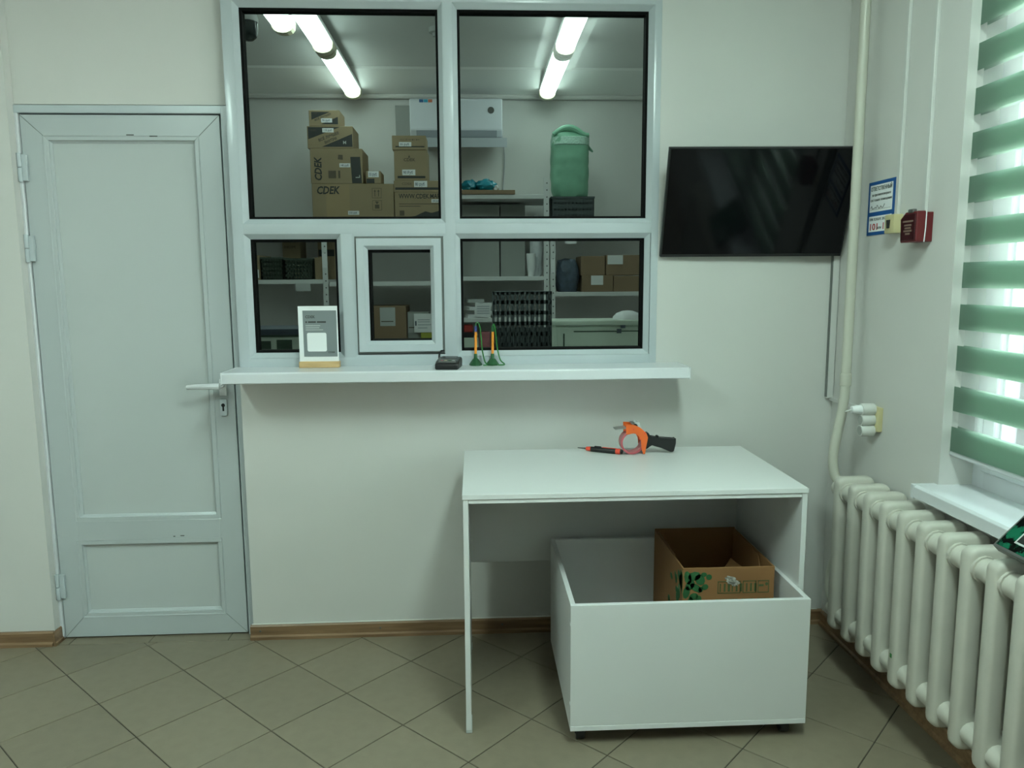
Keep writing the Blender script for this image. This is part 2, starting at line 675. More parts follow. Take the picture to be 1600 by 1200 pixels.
# the far part of the customer room and the store room, too far out of view to pick tiles apart
far = bx((XL, YF, -0.0035), (XR, 0.93, -0.0002))
obj('tile_field', far, 'tile', fl)
obj('tile_field', bx((-3.4, 3.14, -0.0035), (1.86, 6.3, -0.0002)), 'tile', fl)

# partition wall with the door and the service window
wb = bmesh.new()
bx((XL, 2.985, 0), (-1.70, 3.14, ZC), bm=wb)
bx((-1.70, 3.03, 2.105), (-0.915, 3.14, ZC), bm=wb)
bx((-0.915, YB, 0), (XR + 0.02, 3.14, 1.075), bm=wb)
bx((0.716, YB, 1.075), (XR + 0.02, 3.14, ZC), bm=wb)
bx((-0.915, YB, 2.478), (0.716, 3.14, ZC), bm=wb)
wall_back = structure('wall_back', wb, 'wall', 'pale green-cream painted partition wall around door and window')

wl = bx((XL - 0.12, YF, 0), (XL, 3.14, ZC))
structure('wall_left', wl, 'wall', 'pale painted side wall of the customer room')
wf = bmesh.new()
bx((XL, YF - 0.12, 0), (XR, YF, ZC), bm=wf)
structure('wall_front', wf, 'wall', 'plain painted wall behind the viewer')

SILL = 0.798
W2 = (0.72, 2.255)
W3 = (-0.55, 0.45)
wr = bmesh.new()
XO = 2.05
bx((XR, W2[1], 0), (XO, 3.14, ZC), bm=wr)
bx((XR, W2[0], 0), (XO, W2[1], SILL - 0.035), bm=wr)
bx((XR, W2[0], 2.46), (XO, W2[1], ZC), bm=wr)
bx((XR, W3[1], 0), (XO, W2[0], ZC), bm=wr)
bx((XR, W3[0], 0), (XO, W3[1], SILL - 0.035), bm=wr)
bx((XR, W3[0], 2.46), (XO, W3[1], ZC), bm=wr)
bx((XR, YF, 0), (XO, W3[0], ZC), bm=wr)
structure('wall_right', wr, 'wall', 'pale green-cream outer wall with the blind-covered window')
ce = bx((XL - 0.12, YF - 0.12, ZC), (XO, 3.14, ZC + 0.1))
structure('ceiling', ce, 'ceiling', 'white ceiling of the customer room')

# store room behind the glass
SY = 6.3
SZ = 2.955
structure('wall_storeroom_back', bx((-3.4, SY, 0), (2.2, SY + 0.1, 3.2)), 'wall_store', 'pale grey back wall of the store room')
structure('wall_storeroom_left', bx((-3.5, 3.14, 0), (-3.4, SY, 3.2)), 'wall_store', 'pale left wall of the store room')
structure('wall_storeroom_right', bx((1.86, 3.14, 0), (1.96, SY, 3.2)), 'wall_store', 'pale right wall of the store room')
structure('ceiling_storeroom', bx((-3.4, 3.14, SZ), (2.05, SY, SZ + 0.1)), 'ceiling_store', 'grey-lit ceiling of the store room')
cv = bmesh.new()
prism([(5.68, SZ), (6.3, SZ), (6.3, SZ - 0.06), (5.7, SZ - 0.012)], lambda u, v, d: Vector((d, u, v)), -3.4, 1.86, bm=cv)
structure('trim_1', cv, 'band_white', 'pale sloped band between store room ceiling and wall')
pp = cyl((-3.4, 6.26, 2.885), (1.86, 6.26, 2.885), 0.02, n=10)
single('ceiling_pipe', pp, 'wall_store', 'thin pale pipe along the top of the store room wall', 'pipe', smooth=True)

# baseboards
bb = bmesh.new()
prof = [(0, 0), (-0.020, 0), (-0.020, 0.012), (-0.013, 0.018), (-0.013, 0.054), (-0.008, 0.060), (0, 0.060)]
prism(prof, lambda u, v, d: Vector((d, YB + u, v)), -0.925, 1.4495, bm=bb)
b1 = structure('baseboard_back', bb, 'laminate', 'brown wood-look skirting below the service window')
obj('caulk_line', bx((-0.92, YB - 0.006, 0.0595), (1.43, YB + 0.0005, 0.0632), 0.001), 'wall', b1)
for x in (-0.885, -0.40, 0.1):
    obj('screw_cap', cyl((x, YB - 0.0125, 0.036), (x, YB - 0.0148, 0.036), 0.004, n=8), 'scuff', b1)
bb = bmesh.new()
prism(prof, lambda u, v, d: Vector((d, 2.985 + u, v)), XL, -1.703, bm=bb)
prism(prof, lambda u, v, d: Vector((-1.70 - u * 0.5, d, v)), 2.968, 3.035, bm=bb)
structure('baseboard_left', bb, 'laminate', 'brown wood-look skirting left of the door')
bb = bmesh.new()
prism(prof, lambda u, v, d: Vector((XR + u, d, v)), YF, 2.9695, bm=bb)
structure('baseboard_right', bb, 'laminate', 'brown wood-look skirting under the radiator')

# ------------------------------------------------------------------ door
d1 = thing('door_1', 'closed white panel door left of the service window', None, (-1.32, 3.05, 0), kind='structure')
DY = 3.035
fr = bmesh.new()
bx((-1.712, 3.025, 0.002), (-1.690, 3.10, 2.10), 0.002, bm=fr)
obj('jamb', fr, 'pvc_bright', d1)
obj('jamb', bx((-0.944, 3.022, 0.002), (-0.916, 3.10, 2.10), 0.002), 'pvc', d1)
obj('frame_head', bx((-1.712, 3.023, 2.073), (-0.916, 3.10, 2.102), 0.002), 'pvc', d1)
obj('dark_gap_sheet', bx((-1.70, 3.083, 0.002), (-0.93, 3.10, 2.09)), 'gasket', d1, label='black sheet behind the door leaf standing in for the shade in its gaps')  # black sheet behind the leaf, paints the shade seen through its gaps


def mitre(poly, y0, y1, name, mat, parent):
    return obj(name, prism(poly, lambda u, v, d: Vector((u, d, v)), y0, y1, bevel=0.0012), mat, parent)


L, R, B, T = -1.687, -0.953, 0.006, 2.069
pu = (-1.589, -1.050, 0.511, 1.975)
pl_ = (-1.592, -1.053, 0.108, 0.397)
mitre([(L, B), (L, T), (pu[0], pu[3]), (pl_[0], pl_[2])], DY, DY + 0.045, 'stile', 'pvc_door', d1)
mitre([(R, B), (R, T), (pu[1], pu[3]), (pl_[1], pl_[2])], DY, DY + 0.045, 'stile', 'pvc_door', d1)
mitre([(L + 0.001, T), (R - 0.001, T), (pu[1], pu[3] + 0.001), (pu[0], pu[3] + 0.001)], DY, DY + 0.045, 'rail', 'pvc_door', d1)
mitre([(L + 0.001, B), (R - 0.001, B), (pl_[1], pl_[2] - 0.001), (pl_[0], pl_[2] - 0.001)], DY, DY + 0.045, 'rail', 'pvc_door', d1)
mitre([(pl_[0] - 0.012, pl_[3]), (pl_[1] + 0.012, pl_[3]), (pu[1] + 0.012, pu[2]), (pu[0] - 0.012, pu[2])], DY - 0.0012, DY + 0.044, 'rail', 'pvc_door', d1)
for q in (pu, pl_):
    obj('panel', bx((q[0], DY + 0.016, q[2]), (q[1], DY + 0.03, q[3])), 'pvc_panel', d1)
    obj('glazing_bead', frame_ring(q[0] - 0.018, q[1] + 0.018, q[2] - 0.018, q[3] + 0.018, 0.026, DY - 0.0022, DY + 0.013, DY + 0.02), 'pvc_door', d1)
# mitre seams
for a, b in (((L, T), (pu[0] - 0.018, pu[3] + 0.018)), ((R, T), (pu[1] + 0.018, pu[3] + 0.018)), ((L, B), (pl_[0] - 0.018, pl_[2] - 0.018)), ((R, B), (pl_[1] + 0.018, pl_[2] - 0.018))):
    obj('mitre_seam', tube([(a[0], DY + 0.0004, a[1]), (b[0], DY + 0.0004, b[1])], 0.0009, 4), 'seam', d1)
for z0, z1 in ((1.822, 1.927), (1.523, 1.627), (0.174, 0.280)):
    h = bmesh.new()
    zm = (z0 + z1) / 2
    cyl((-1.694, 3.021, z0), (-1.694, 3.021, zm - 0.001), 0.0085, n=12, bm=h, bevel=0.001)
    cyl((-1.694, 3.021, zm + 0.001), (-1.694, 3.021, z1), 0.0085, n=12, bm=h, bevel=0.001)
    bx((-1.694, 3.022, z0 + 0.004), (-1.668, 3.034, z1 - 0.004), 0.001, bm=h)
    obj('hinge', h, 'pvc', d1, smooth=True)
hd = bmesh.new()
bx((-1.008, 3.021, 0.998), (-0.980, 3.035, 1.066), 0.004, 2, bm=hd)
cyl((-0.994, 3.024, 1.042), (-0.994, 2.975, 1.042), 0.010, n=12, bm=hd)
tube(smooth_path([(-0.990, 2.975, 1.042), (-1.03, 2.972, 1.043), (-1.08, 2.974, 1.042), (-1.115, 2.978, 1.040)], 4), lambda t: 0.0138 - 0.005 * t, 10, bm=hd)
obj('handle', hd, 'pvc_bright', d1, smooth=True)
esc = obj('escutcheon', bx((-1.010, 3.023, 0.918), (-0.983, 3.035, 0.984), 0.006, 2), 'pvc', d1, smooth=True)
kh = bmesh.new()
cyl((-0.9965, 3.0225, 0.961), (-0.9965, 3.026, 0.961), 0.0075, n=14, bm=kh)
bx((-1.0005, 3.0225, 0.937), (-0.9925, 3.026, 0.96), 0.001, bm=kh)
obj('keyhole', kh, 'hole', esc)
for x, z, wd in ((-1.215, 1.9895, 0.030), (-1.30, 1.994, 0.028), (-1.200, 0.425, 0.016), (-1.228, 0.423, 0.008)):
    obj('scuff_mark', bx((x, DY - 0.0023, z), (x + wd, DY - 0.001, z + 0.004), 0.001), 'scuff', d1)

# ------------------------------------------------------------------ service window
w1 = thing('window_1', 'white framed service window with small casement over the counter', None, (-0.1, 3.0, 1.115), kind='structure')
FY = 2.985
F2 = 3.05
GY = 3.022


def bar(name, x0, x1, z0, z1, y0=FY, y1=F2, parent=w1, bev=0.003):
    return obj(name, bx((x0, y0, z0), (x1, y1, z1), bev, 2), 'pvc', parent, smooth=True)


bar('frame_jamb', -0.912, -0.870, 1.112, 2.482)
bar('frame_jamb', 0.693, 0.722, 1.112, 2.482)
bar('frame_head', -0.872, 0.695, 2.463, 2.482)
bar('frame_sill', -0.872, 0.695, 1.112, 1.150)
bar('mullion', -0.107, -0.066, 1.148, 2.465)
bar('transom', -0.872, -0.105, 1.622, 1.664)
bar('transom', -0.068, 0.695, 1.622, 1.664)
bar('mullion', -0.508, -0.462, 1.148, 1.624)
openings = [(-0.852, -0.122, 1.681, 2.446), (-0.050, 0.675, 1.681, 2.447), (-0.852, -0.524, 1.169, 1.605), (-0.050, 0.672, 1.169, 1.605)]
for x0, x1, z0, z1 in openings:
    g = 0.019
    obj('glazing_bead', frame_ring(x0 - g, x1 + g, z0 - g, z1 + g, g, FY - 0.001, FY + 0.020, F2), 'pvc', w1)
    obj('gasket', frame_ring(x0 - 0.0015, x1 + 0.0015, z0 - 0.0015, z1 + 0.0015, 0.0105, FY + 0.022, FY + 0.026, F2 + 0.002), 'gasket', w1)
    obj('pane', bx((x0, GY, z0), (x1, GY + 0.004, z1)), 'glass', w1)
# hinged hatch
cs = obj('casement', frame_ring(-0.447, -0.124, 1.171, 1.606, 0.028, FY - 0.010, FY - 0.010, F2), 'pvc', w1)
obj('sash_bead', frame_ring(-0.4195, -0.1515, 1.1985, 1.5785, 0.0145, FY - 0.0105, FY + 0.006, F2), 'pvc', cs)
obj('gasket', frame_ring(-0.4065, -0.1645 + 0.0075, 1.2075, 1.5635, 0.0095, FY + 0.007, FY + 0.012, F2 + 0.002), 'gasket', cs)
obj('pane', bx((-0.40, GY, 1.212), (-0.163, GY + 0.004, 1.559)), 'glass', cs)
obj('sash_gap', frame_ring(-0.455, -0.116, 1.163, 1.614, 0.009, FY + 0.003, FY + 0.003, F2 - 0.002), 'seam', w1)
obj('hatch_jamb', frame_ring(-0.464, -0.105, 1.148, 1.624, 0.010, FY - 0.0005, FY + 0.001, F2 - 0.001), 'pvc', w1)

# counter shelf under the window
cn = thing('counter_shelf', 'long glossy white counter shelf under the service window', 'shelf', (-0.06, 2.99, 1.074))
prof = [(YB + 0.002, 1.115), (2.803, 1.115), (2.795, 1.110), (2.795, 1.076), (2.800, 1.073), (2.83, 1.073), (2.83, 1.080), (YB + 0.002, 1.080)]
obj('board', prism(prof, lambda u, v, d: Vector((d, u, v)), -0.922, 0.806, bevel=0.001), 'pvc_bright', cn)
obj('end_cap', bx((-0.926, 2.794, 1.072), (-0.9205, YB, 1.1165), 0.001), 'pvc_bright', cn)
obj('end_cap', bx((0.8045, 2.794, 1.072), (0.810, YB, 1.1165), 0.001), 'pvc_bright', cn)

# ------------------------------------------------------------------ daylight windows on the right and behind
def day_window(name, label, y0, y1):
    t = thing(name, label, None, (1.58, (y0 + y1) / 2, SILL), kind='structure')
    z0, z1 = SILL - 0.005, 2.47
    X0, X1 = 1.557, 1.625
    fw_ = 0.062

    def b(n, a0, a1, c0, c1, xa=X0, xb=X1, m='pvc_bright', p=t):
        return obj(n, bx((xa, a0, c0), (xb, a1, c1), 0.004, 2), m, p, smooth=True)
    b('frame_jamb', y1 - 0.055, y1, z0, z1)
    b('frame_jamb', y0, y0 + 0.055, z0, z1)
    b('frame_head', y0 + 0.05, y1 - 0.05, z1 - 0.06, z1)
    b('frame_sill', y0 + 0.05, y1 - 0.05, z0, z0 + 0.065)
    ym = (y0 + y1) / 2
    b('mullion', ym - 0.04, ym + 0.04, z0 + 0.06, z1 - 0.055)
    for a, c in ((ym + 0.035, y1 - 0.05), (y0 + 0.05, ym - 0.035)):
        s = bmesh.new()
        zz0, zz1 = z0 + 0.06, z1 - 0.055
        bx((X0 - 0.012, c - 0.052, zz0), (X1, c, zz1), 0.004, bm=s)
        bx((X0 - 0.012, a, zz0), (X1, a + 0.052, zz1), 0.004, bm=s)
        bx((X0 - 0.012, a + 0.05, zz0), (X1, c - 0.05, zz0 + 0.055), 0.004, bm=s)
        bx((X0 - 0.012, a + 0.05, zz1 - 0.055), (X1, c - 0.05, zz1), 0.004, bm=s)
        sh = obj('sash', s, 'pvc_bright', t)
        g = bmesh.new()
        for p, q in (((a + 0.05, zz0 + 0.053), (a + 0.062, zz1 - 0.053)), ((c - 0.062, zz0 + 0.053), (c - 0.05, zz1 - 0.053))):
            bx((X0 + 0.004, p[0], p[1]), (X1 - 0.01, q[0], q[1]), bm=g)
        obj('gasket', g, 'ac_grey', sh)
        obj('pane', bx((X0 + 0.03, a + 0.05, zz0 + 0.05), (X0 + 0.034, c - 0.05, zz1 - 0.05)), 'glass_clear', sh)
        obj('hinge_cover', bx((X0 - 0.03, c - 0.004, zz0 + 0.10), (X0 - 0.011, c + 0.016, zz0 + 0.18), 0.004), 'pvc_bright', sh)
    return t


day_window('window_2', 'bright daylight window behind the striped blind', W2[0], W2[1])
day_window('window_3', 'second daylight window on the outer wall beside the viewer', W3[0], W3[1])
sl = bmesh.new()
prof = [(1.565, SILL), (1.383, SILL), (1.374, SILL - 0.006), (1.374, SILL - 0.040), (1.380, SILL - 0.043), (1.39, SILL - 0.043), (1.39, SILL - 0.030), (1.565, SILL - 0.030)]
prism(prof, lambda u, v, d: Vector((u, d, v)), W2[0] - 0.02, 2.262, bevel=0.001, bm=sl)
# the part of the sill left of the reveal stands only in front of the wall
so = structure('trim_2', sl, 'pvc_bright', 'white window sill board above the radiator')
prism_end = bx((1.373, 2.258, SILL - 0.044), (1.4495, 2.275, SILL + 0.0005), 0.001)
obj('end_cap', prism_end, 'pvc_bright', so)

# ================================================================== BLIND
def strip(z0, z1, x, wob, BY0, BY1):
    bm = bmesh.new()
    n = 10
    vs = []
    for z in (z0, z1):
        vs.append([bm.verts.new((x + wob * math.sin(k * 1.3), BY0 + (BY1 - BY0) * k / n, z)) for k in range(n + 1)])
    for k in range(n):
        bm.faces.new((vs[0][k], vs[0][k + 1], vs[1][k + 1], vs[1][k]))
    bmesh.ops.solidify(bm, geom=list(bm.faces), thickness=0.0006)
    return bm


def zebra_blind(label, BY0, BY1):
    bl = thing('zebra_blind', label, 'blind', (1.48, (BY0 + BY1) / 2, 0.9))
    for lay, x in ((0, 1.474), (1, 1.494)):
        for k in range(12):
            zb = 0.909 + 0.1256 * k
            obj('green_stripe', strip(zb, zb + 0.0765, x, 0.0006, BY0, BY1), 'blind_green', bl)
            obj('sheer_stripe', strip(zb + 0.0765, zb + 0.1256, x, 0.0006, BY0, BY1), 'sheer', bl)
    obj('bottom_rail', cyl((1.484, BY0, 0.900), (1.484, BY1 + 0.006, 0.900), 0.0085, n=12, bevel=0.002), 'pvc_bright', bl, smooth=True)
    obj('head_tube', cyl((1.484, BY0 - 0.005, 2.435), (1.484, BY1 + 0.003, 2.435), 0.022, n=16), 'pvc_bright', bl, smooth=True)


zebra_blind('green and sheer striped day-night roller blind on the right window', 0.73, 2.247)

# ================================================================== RADIATOR
rad = thing('radiator', 'old cream-painted cast iron ribbed radiator under the window', 'radiator', (1.36, 1.85, 0.165))
RX0, RX1, RZ0, RZ1, PITCH_R = 1.292, 1.430, 0.162, 0.736, 0.1035
YR0 = 2.602


def rrect(x0, x1, z0, z1, r, n=5):
    pts = []
    for cx, cz, a0 in ((x1 - r, z1 - r, 0), (x0 + r, z1 - r, 90), (x0 + r, z0 + r, 180), (x1 - r, z0 + r, 270)):
        for k in range(n + 1):
            a = math.radians(a0 + 90 * k / n)
            pts.append((cx + r * math.cos(a), cz + r * math.sin(a)))
    return pts


def section_mesh():
    bm = bmesh.new()
    hw = 0.0235
    outer = rrect(RX0, RX1, RZ0, RZ1, 0.024)
    inner = rrect(RX0 + 0.052, RX1 - 0.052, RZ0 + 0.10, RZ1 - 0.10, 0.016)
    prof_y = [(-hw, 0.012), (-hw * 0.86, 0.0045), (-hw * 0.55, 0.0008), (0.0, 0.0), (hw * 0.55, 0.0008), (hw * 0.86, 0.0045), (hw, 0.012)]
    cx, cz = (RX0 + RX1) / 2, (RZ0 + RZ1) / 2

    def ring(pts, y, ins, sgn):
        out = []
        for x, z in pts:
            sx = (1 if x > cx else -1)
            sz = (1 if z > cz else -1)
            out.append(bm.verts.new((x - sgn * sx * ins, y, z - sgn * sz * ins)))
        return out
    n = len(outer)
    ro = [ring(outer, y, i, 1) for y, i in prof_y]
    ri = [ring(inner, y, i, -1) for y, i in prof_y]
    for rr in (ro, ri):
        for a, b in zip(rr, rr[1:]):
            for k in range(n):
                bm.faces.new((a[k], a[(k + 1) % n], b[(k + 1) % n], b[k]))
    for a, b in ((ro[0], ri[0]), (ro[-1], ri[-1])):
        for k in range(n):
            bm.faces.new((a[k], a[(k + 1) % n], b[(k + 1) % n], b[k]))
    for z in (RZ0 + 0.055, RZ1 - 0.055):
        cyl((cx - 0.028, -PITCH_R / 2, z), (cx - 0.028, PITCH_R / 2, z), 0.032, n=14, bm=bm)
        cyl((cx + 0.02, -PITCH_R / 2, z), (cx + 0.02, PITCH_R / 2, z), 0.030, n=14, bm=bm)
    # cast ring mark on the hub
    cyl((cx - 0.028, 0.0, RZ1 - 0.055), (cx - 0.028, 0.031, RZ1 - 0.055), 0.037, n=14, bm=bm)
    cyl((cx - 0.028, -0.031, RZ1 - 0.055), (cx - 0.028, 0.0, RZ1 - 0.055), 0.037, n=14, bm=bm)
    bmesh.ops.translate(bm, vec=-Vector((1.36, 0, 0.165)), verts=bm.verts)
    return bm


first = obj('section', section_mesh(), 'cast_iron', rad, local=True, smooth=True, sharp=0.9)
first.location = (0, YR0 - 1.85, 0)
for k in range(1, 16):
    c = first.copy()
    COL.objects.link(c)
    c.parent = rad
    c.location = (0, YR0 - 1.85 - k * PITCH_R, 0)
for z in (RZ0 + 0.055, RZ1 - 0.055):
    obj('plug', cyl((1.361, YR0 + 0.05, z), (1.361, YR0 + 0.068, z), 0.026, n=8), 'cast_iron', rad)
for yk, z in ((YR0 - 1.5 * PITCH_R, 0.66), (YR0 - 6.5 * PITCH_R, 0.66), (YR0 - 1.5 * PITCH_R, 0.20), (YR0 - 6.5 * PITCH_R, 0.20)):
    obj('wall_bracket', bx((1.40, yk - 0.008, z - 0.06), (1.4498, yk + 0.008, z - 0.03), 0.002), 'cast_iron', rad)
obj('paint_mark', bx((1.2912, YR0 - 4 * PITCH_R - 0.006, 0.262), (1.2922, YR0 - 4 * PITCH_R + 0.004, 0.276), 0.0003), 'cord_green', rad, label='small green paint mark')

hp = thing('heating_pipe', 'cream painted heating riser pipe in the corner bending into the radiator', 'pipe', (1.37, 2.72, 0.7))
path = [(1.370, 2.722, 2.999), (1.370, 2.722, 2.3), (1.370, 2.722, 1.6), (1.369, 2.722, 1.1), (1.363, 2.720, 0.972), (1.348, 2.718, 0.884), (1.336, 2.716, 0.815), (1.332, 2.712, 0.760), (1.338, 2.700, 0.712), (1.352, 2.678, 0.686), (1.361, 2.655, 0.681)]
obj('riser', tube(smooth_path(path, 6), 0.018, 14), 'pipe_paint', hp, smooth=True)
obj('coupling', cyl((1.369, 2.722, 1.05), (1.369, 2.722, 1.095), 0.021, n=14, bevel=0.002), 'pipe_paint', hp, smooth=True)
rp = thing('return_pipe', 'short curved return pipe at the radiator foot near the corner', 'pipe', (1.36, 2.8, 0.1))
obj('bend', tube(smooth_path([(1.361, 2.655, 0.217), (1.361, 2.70, 0.217), (1.368, 2.755, 0.226), (1.385, 2.80, 0.26), (1.405, 2.825, 0.31), (1.43, 2.84, 0.345), (1.452, 2.845, 0.35)], 5), 0.017, 12), 'pipe_paint', rp, smooth=True)

# ================================================================== RIGHT WALL FITTINGS
nt_ = thing('fire_notice', 'blue bordered fire safety notice on the right wall', 'notice', (XR, 2.69, 1.69))
obj('plate', bx((XR - 0.002, 2.604, 1.597), (XR + 0.0005, 2.780, 1.786)), 'ink_blue', nt_)
obj('white_field', bx((XR - 0.0026, 2.617, 1.679), (XR - 0.0018, 2.767, 1.774)), 'paper', nt_)
obj('white_field', bx((XR - 0.0026, 2.617, 1.609), (XR - 0.0018, 2.767, 1.664)), 'paper', nt_)
lettering('ОТВЕТСТВЕННЫЙ', 0.019, (XR - 0.0028, 2.762, 1.7535), 'ink', nt_, SIDE, width=0.139, bold=0.0003)
lettering('за противопожарное', 0.013, (XR - 0.0028, 2.754, 1.7345), 'ink', nt_, SIDE, width=0.126)
lettering('состояние помещения', 0.013, (XR - 0.0028, 2.762, 1.7165), 'ink', nt_, SIDE, width=0.141)
wave_line((XR - 0.003, 2.758, 1.692), (XR - 0.003, 2.665, 1.696), 16, 0.016, 'ink', nt_, (0, 0, 1), 0.0010)
obj('rule', bx((XR - 0.003, 2.625, 1.687), (XR - 0.0024, 2.762, 1.6878)), 'ink_soft', nt_)
lettering('ПРИ ПОЖАРЕ ЗВОНИТЬ', 0.013, (XR - 0.0028, 2.763, 1.648), 'ink', nt_, SIDE, width=0.140)
lettering('101', 0.033, (XR - 0.0028, 2.764, 1.615), 'ink_red', nt_, SIDE, width=0.050, bold=0.0005)
lettering('или', 0.015, (XR - 0.0028, 2.708, 1.617), 'ink', nt_, SIDE, width=0.026)
lettering('112', 0.033, (XR - 0.0028, 2.676, 1.615), 'ink_red', nt_, SIDE, width=0.050, bold=0.0005)

yb = thing('alarm_junction_box', 'small yellowed plastic box with black button overlapping the blue notice', 'junction box', (XR, 2.57, 1.6))
obj('case', bx((1.417, 2.545, 1.594), (XR + 0.0005, 2.603, 1.657), 0.003, 2), 'yellowed', yb, smooth=True)
obj('button', prism([(-0.007, -0.015), (0.007, -0.015), (0.010, 0.013), (-0.010, 0.013)], lambda u, v, d: Vector((d, 2.577 + u, 1.626 + v)), 1.413, 1.418, bevel=0.001), 'hole', yb)

rb = thing('fire_call_point', 'dark red fire alarm call point box on the right wall', 'fire alarm', (XR, 2.42, 1.56))
pl2 = [(2.372, 1.556), (2.462, 1.556), (2.468, 1.632), (2.440, 1.652), (2.372, 1.652)]
obj('case', prism(pl2, lambda u, v, d: Vector((d, u, v)), 1.396, 1.424, bevel=0.0025), 'alarm_red', rb)
obj('back_box', bx((1.425, 2.374, 1.556), (XR + 0.0005, 2.458, 1.649), 0.002), 'alarm_red', rb)
obj('front_cover', prism([(2.378, 1.562), (2.458, 1.562), (2.461, 1.629), (2.437, 1.645), (2.378, 1.645)], lambda u, v, d: Vector((d, u, v)), 1.3935, 1.397, bevel=0.001), 'alarm_dark', rb)
obj('latch', bx((1.3945, 2.395, 1.647), (1.408, 2.425, 1.660), 0.002), 'scale_grey', rb)
for i, (zz, yw) in enumerate(((1.622, 0.058), (1.610, 0.040), (1.601, 0.034), (1.592, 0.046), (1.583, 0.026))):
    obj('print_line', bx((1.3930, 2.418 - yw / 2, zz - 0.0028), (1.3938, 2.418 + yw / 2, zz + 0.0028)), 'alarm_print', rb)
sg = bmesh.new()
tube([(1.4245, 2.3705, 1.654), (1.4235, 2.3695, 1.60), (1.4215, 2.3705, 1.555)], 0.0017, 6, bm=sg)
obj('white_seal', sg, 'paper', rb)

for nm, yy, z0, lb in (('cable_duct', 2.574, 1.657, 'thin white cable duct running up from the yellowed box'), ('cable_duct', 2.414, 1.654, 'thin white cable duct running up from the red alarm')):
    single(nm, bx((XR - 0.011, yy - 0.009, z0), (XR + 0.0005, yy + 0.009, 2.998), 0.002), 'conduit', lb, 'cable duct', base=(XR - 0.005, yy, z0))
cd = thing('corner_cable_duct', 'white cable duct from the television down the corner to the socket', 'cable duct', (1.44, 2.97, 0.96))
obj('vertical_run', bx((1.421, 2.974, 0.962), (1.4485, 2.9885, 1.62), 0.002), 'conduit', cd)
obj('horizontal_run', bx((1.437, 2.67, 0.951), (1.4502, 2.988, 0.967), 0.002), 'conduit', cd)
obj('duct_shadow', bx((1.4183, 2.972, 0.968), (1.4205, 2.9885, 1.62)), 'seam', cd)  # dark strip standing in for the shadow line along the duct

so_ = thing('wall_socket', 'white triple socket block on a yellowed plate near the corner', 'socket', (XR, 2.64, 0.88))
obj('base_plate', bx((1.432, 2.598, 0.897), (XR + 0.0005, 2.660, 0.985), 0.004, 2), 'yellowed', so_, smooth=True)
bd = bmesh.new()
for k in range(3):
    z = 0.8985 + k * 0.0385
    cyl((1.384, 2.630, z), (1.433, 2.630, z), 0.0215, n=20, bm=bd, bevel=0.002)
obj('socket_block', bd, 'socket_white', so_, smooth=True)
for k in range(2):
    z = 0.8985 + k * 0.0385
    obj('socket_well', cyl((1.3832, 2.630, z), (1.386, 2.630, z), 0.0165, n=18), 'grey_box', so_)
pg = bmesh.new()
cyl((1.350, 2.630, 0.9755), (1.386, 2.630, 0.9755), 0.0125, 0.017, n=14, bm=pg, bevel=0.001)
plug = obj('plug', pg, 'paper', so_, smooth=True)
obj('plug_cord', tube(smooth_path([(1.352, 2.630, 0.9755), (1.335, 2.632, 0.970), (1.345, 2.66, 0.962), (1.40, 2.72, 0.962), (1.442, 2.76, 0.960)], 5), 0.003, 6), 'conduit', plug)

# ================================================================== TELEVISION
tv = thing('television', 'black wall-mounted flat television tilted downward beside the window', 'television', (1.0815, 2.959, 1.529), (0.3237, 0, -0.0307))
TW, TH = 0.709, 0.414
obj('bezel', bx((-TW / 2, 0, 0), (TW / 2, 0.022, TH), 0.003, 2), 'black_plastic', tv, local=True, smooth=True)
obj('screen', bx((-TW / 2 + 0.006, -0.0012, 0.012), (TW / 2 - 0.006, 0.001, TH - 0.006)), 'black_gloss', tv, local=True)
obj('rear_housing', bx((-0.24, 0.02, 0.10), (0.24, 0.042, 0.30), 0.01, 2), 'black_plastic', tv, local=True)
obj('wall_bracket', bx((0.95, 2.935, 1.62), (1.19, 2.9895, 1.74), 0.003), 'black_plastic', tv)

# ================================================================== TABLE
tb = thing('white_table', 'white melamine table with panel legs below the television', 'table', (0.5, 2.58, 0))
TX0, TX1, TY0, TY1 = -0.044, 1.044, 2.272, 2.895
obj('table_top', bx((TX0, TY0, 0.7745), (TX1, TY1, 0.790), 0.0008), 'melamine', tb)
obj('under_rail', bx((TX0 + 0.019, TY0 + 0.004, 0.7605), (TX1 - 0.019, TY0 + 0.30, 0.7735), 0.0008), 'melamine_edge', tb)
obj('side_panel', bx((TX0 + 0.002, TY0 + 0.003, 0.012), (TX0 + 0.0185, TY1 - 0.01, 0.7740), 0.0008), 'melamine', tb)
obj('side_panel', bx((TX1 - 0.0185, TY0 + 0.003, 0.012), (TX1 - 0.002, TY1 - 0.01, 0.7740), 0.0008), 'melamine', tb)
obj('back_panel', bx((TX0 + 0.019, 2.855, 0.352), (TX1 - 0.019, 2.871, 0.7740), 0.0008), 'melamine', tb)
for x0 in (TX0 + 0.002, TX1 - 0.020):
    for y0 in (TY0 + 0.004, TY1 - 0.06):
        obj('foot', bx((x0 - 0.001, y0, 0.0), (x0 + 0.019, y0 + 0.045, 0.0125 if y0 > 2.5 else 0.040), 0.002), 'paper_dim', tb)

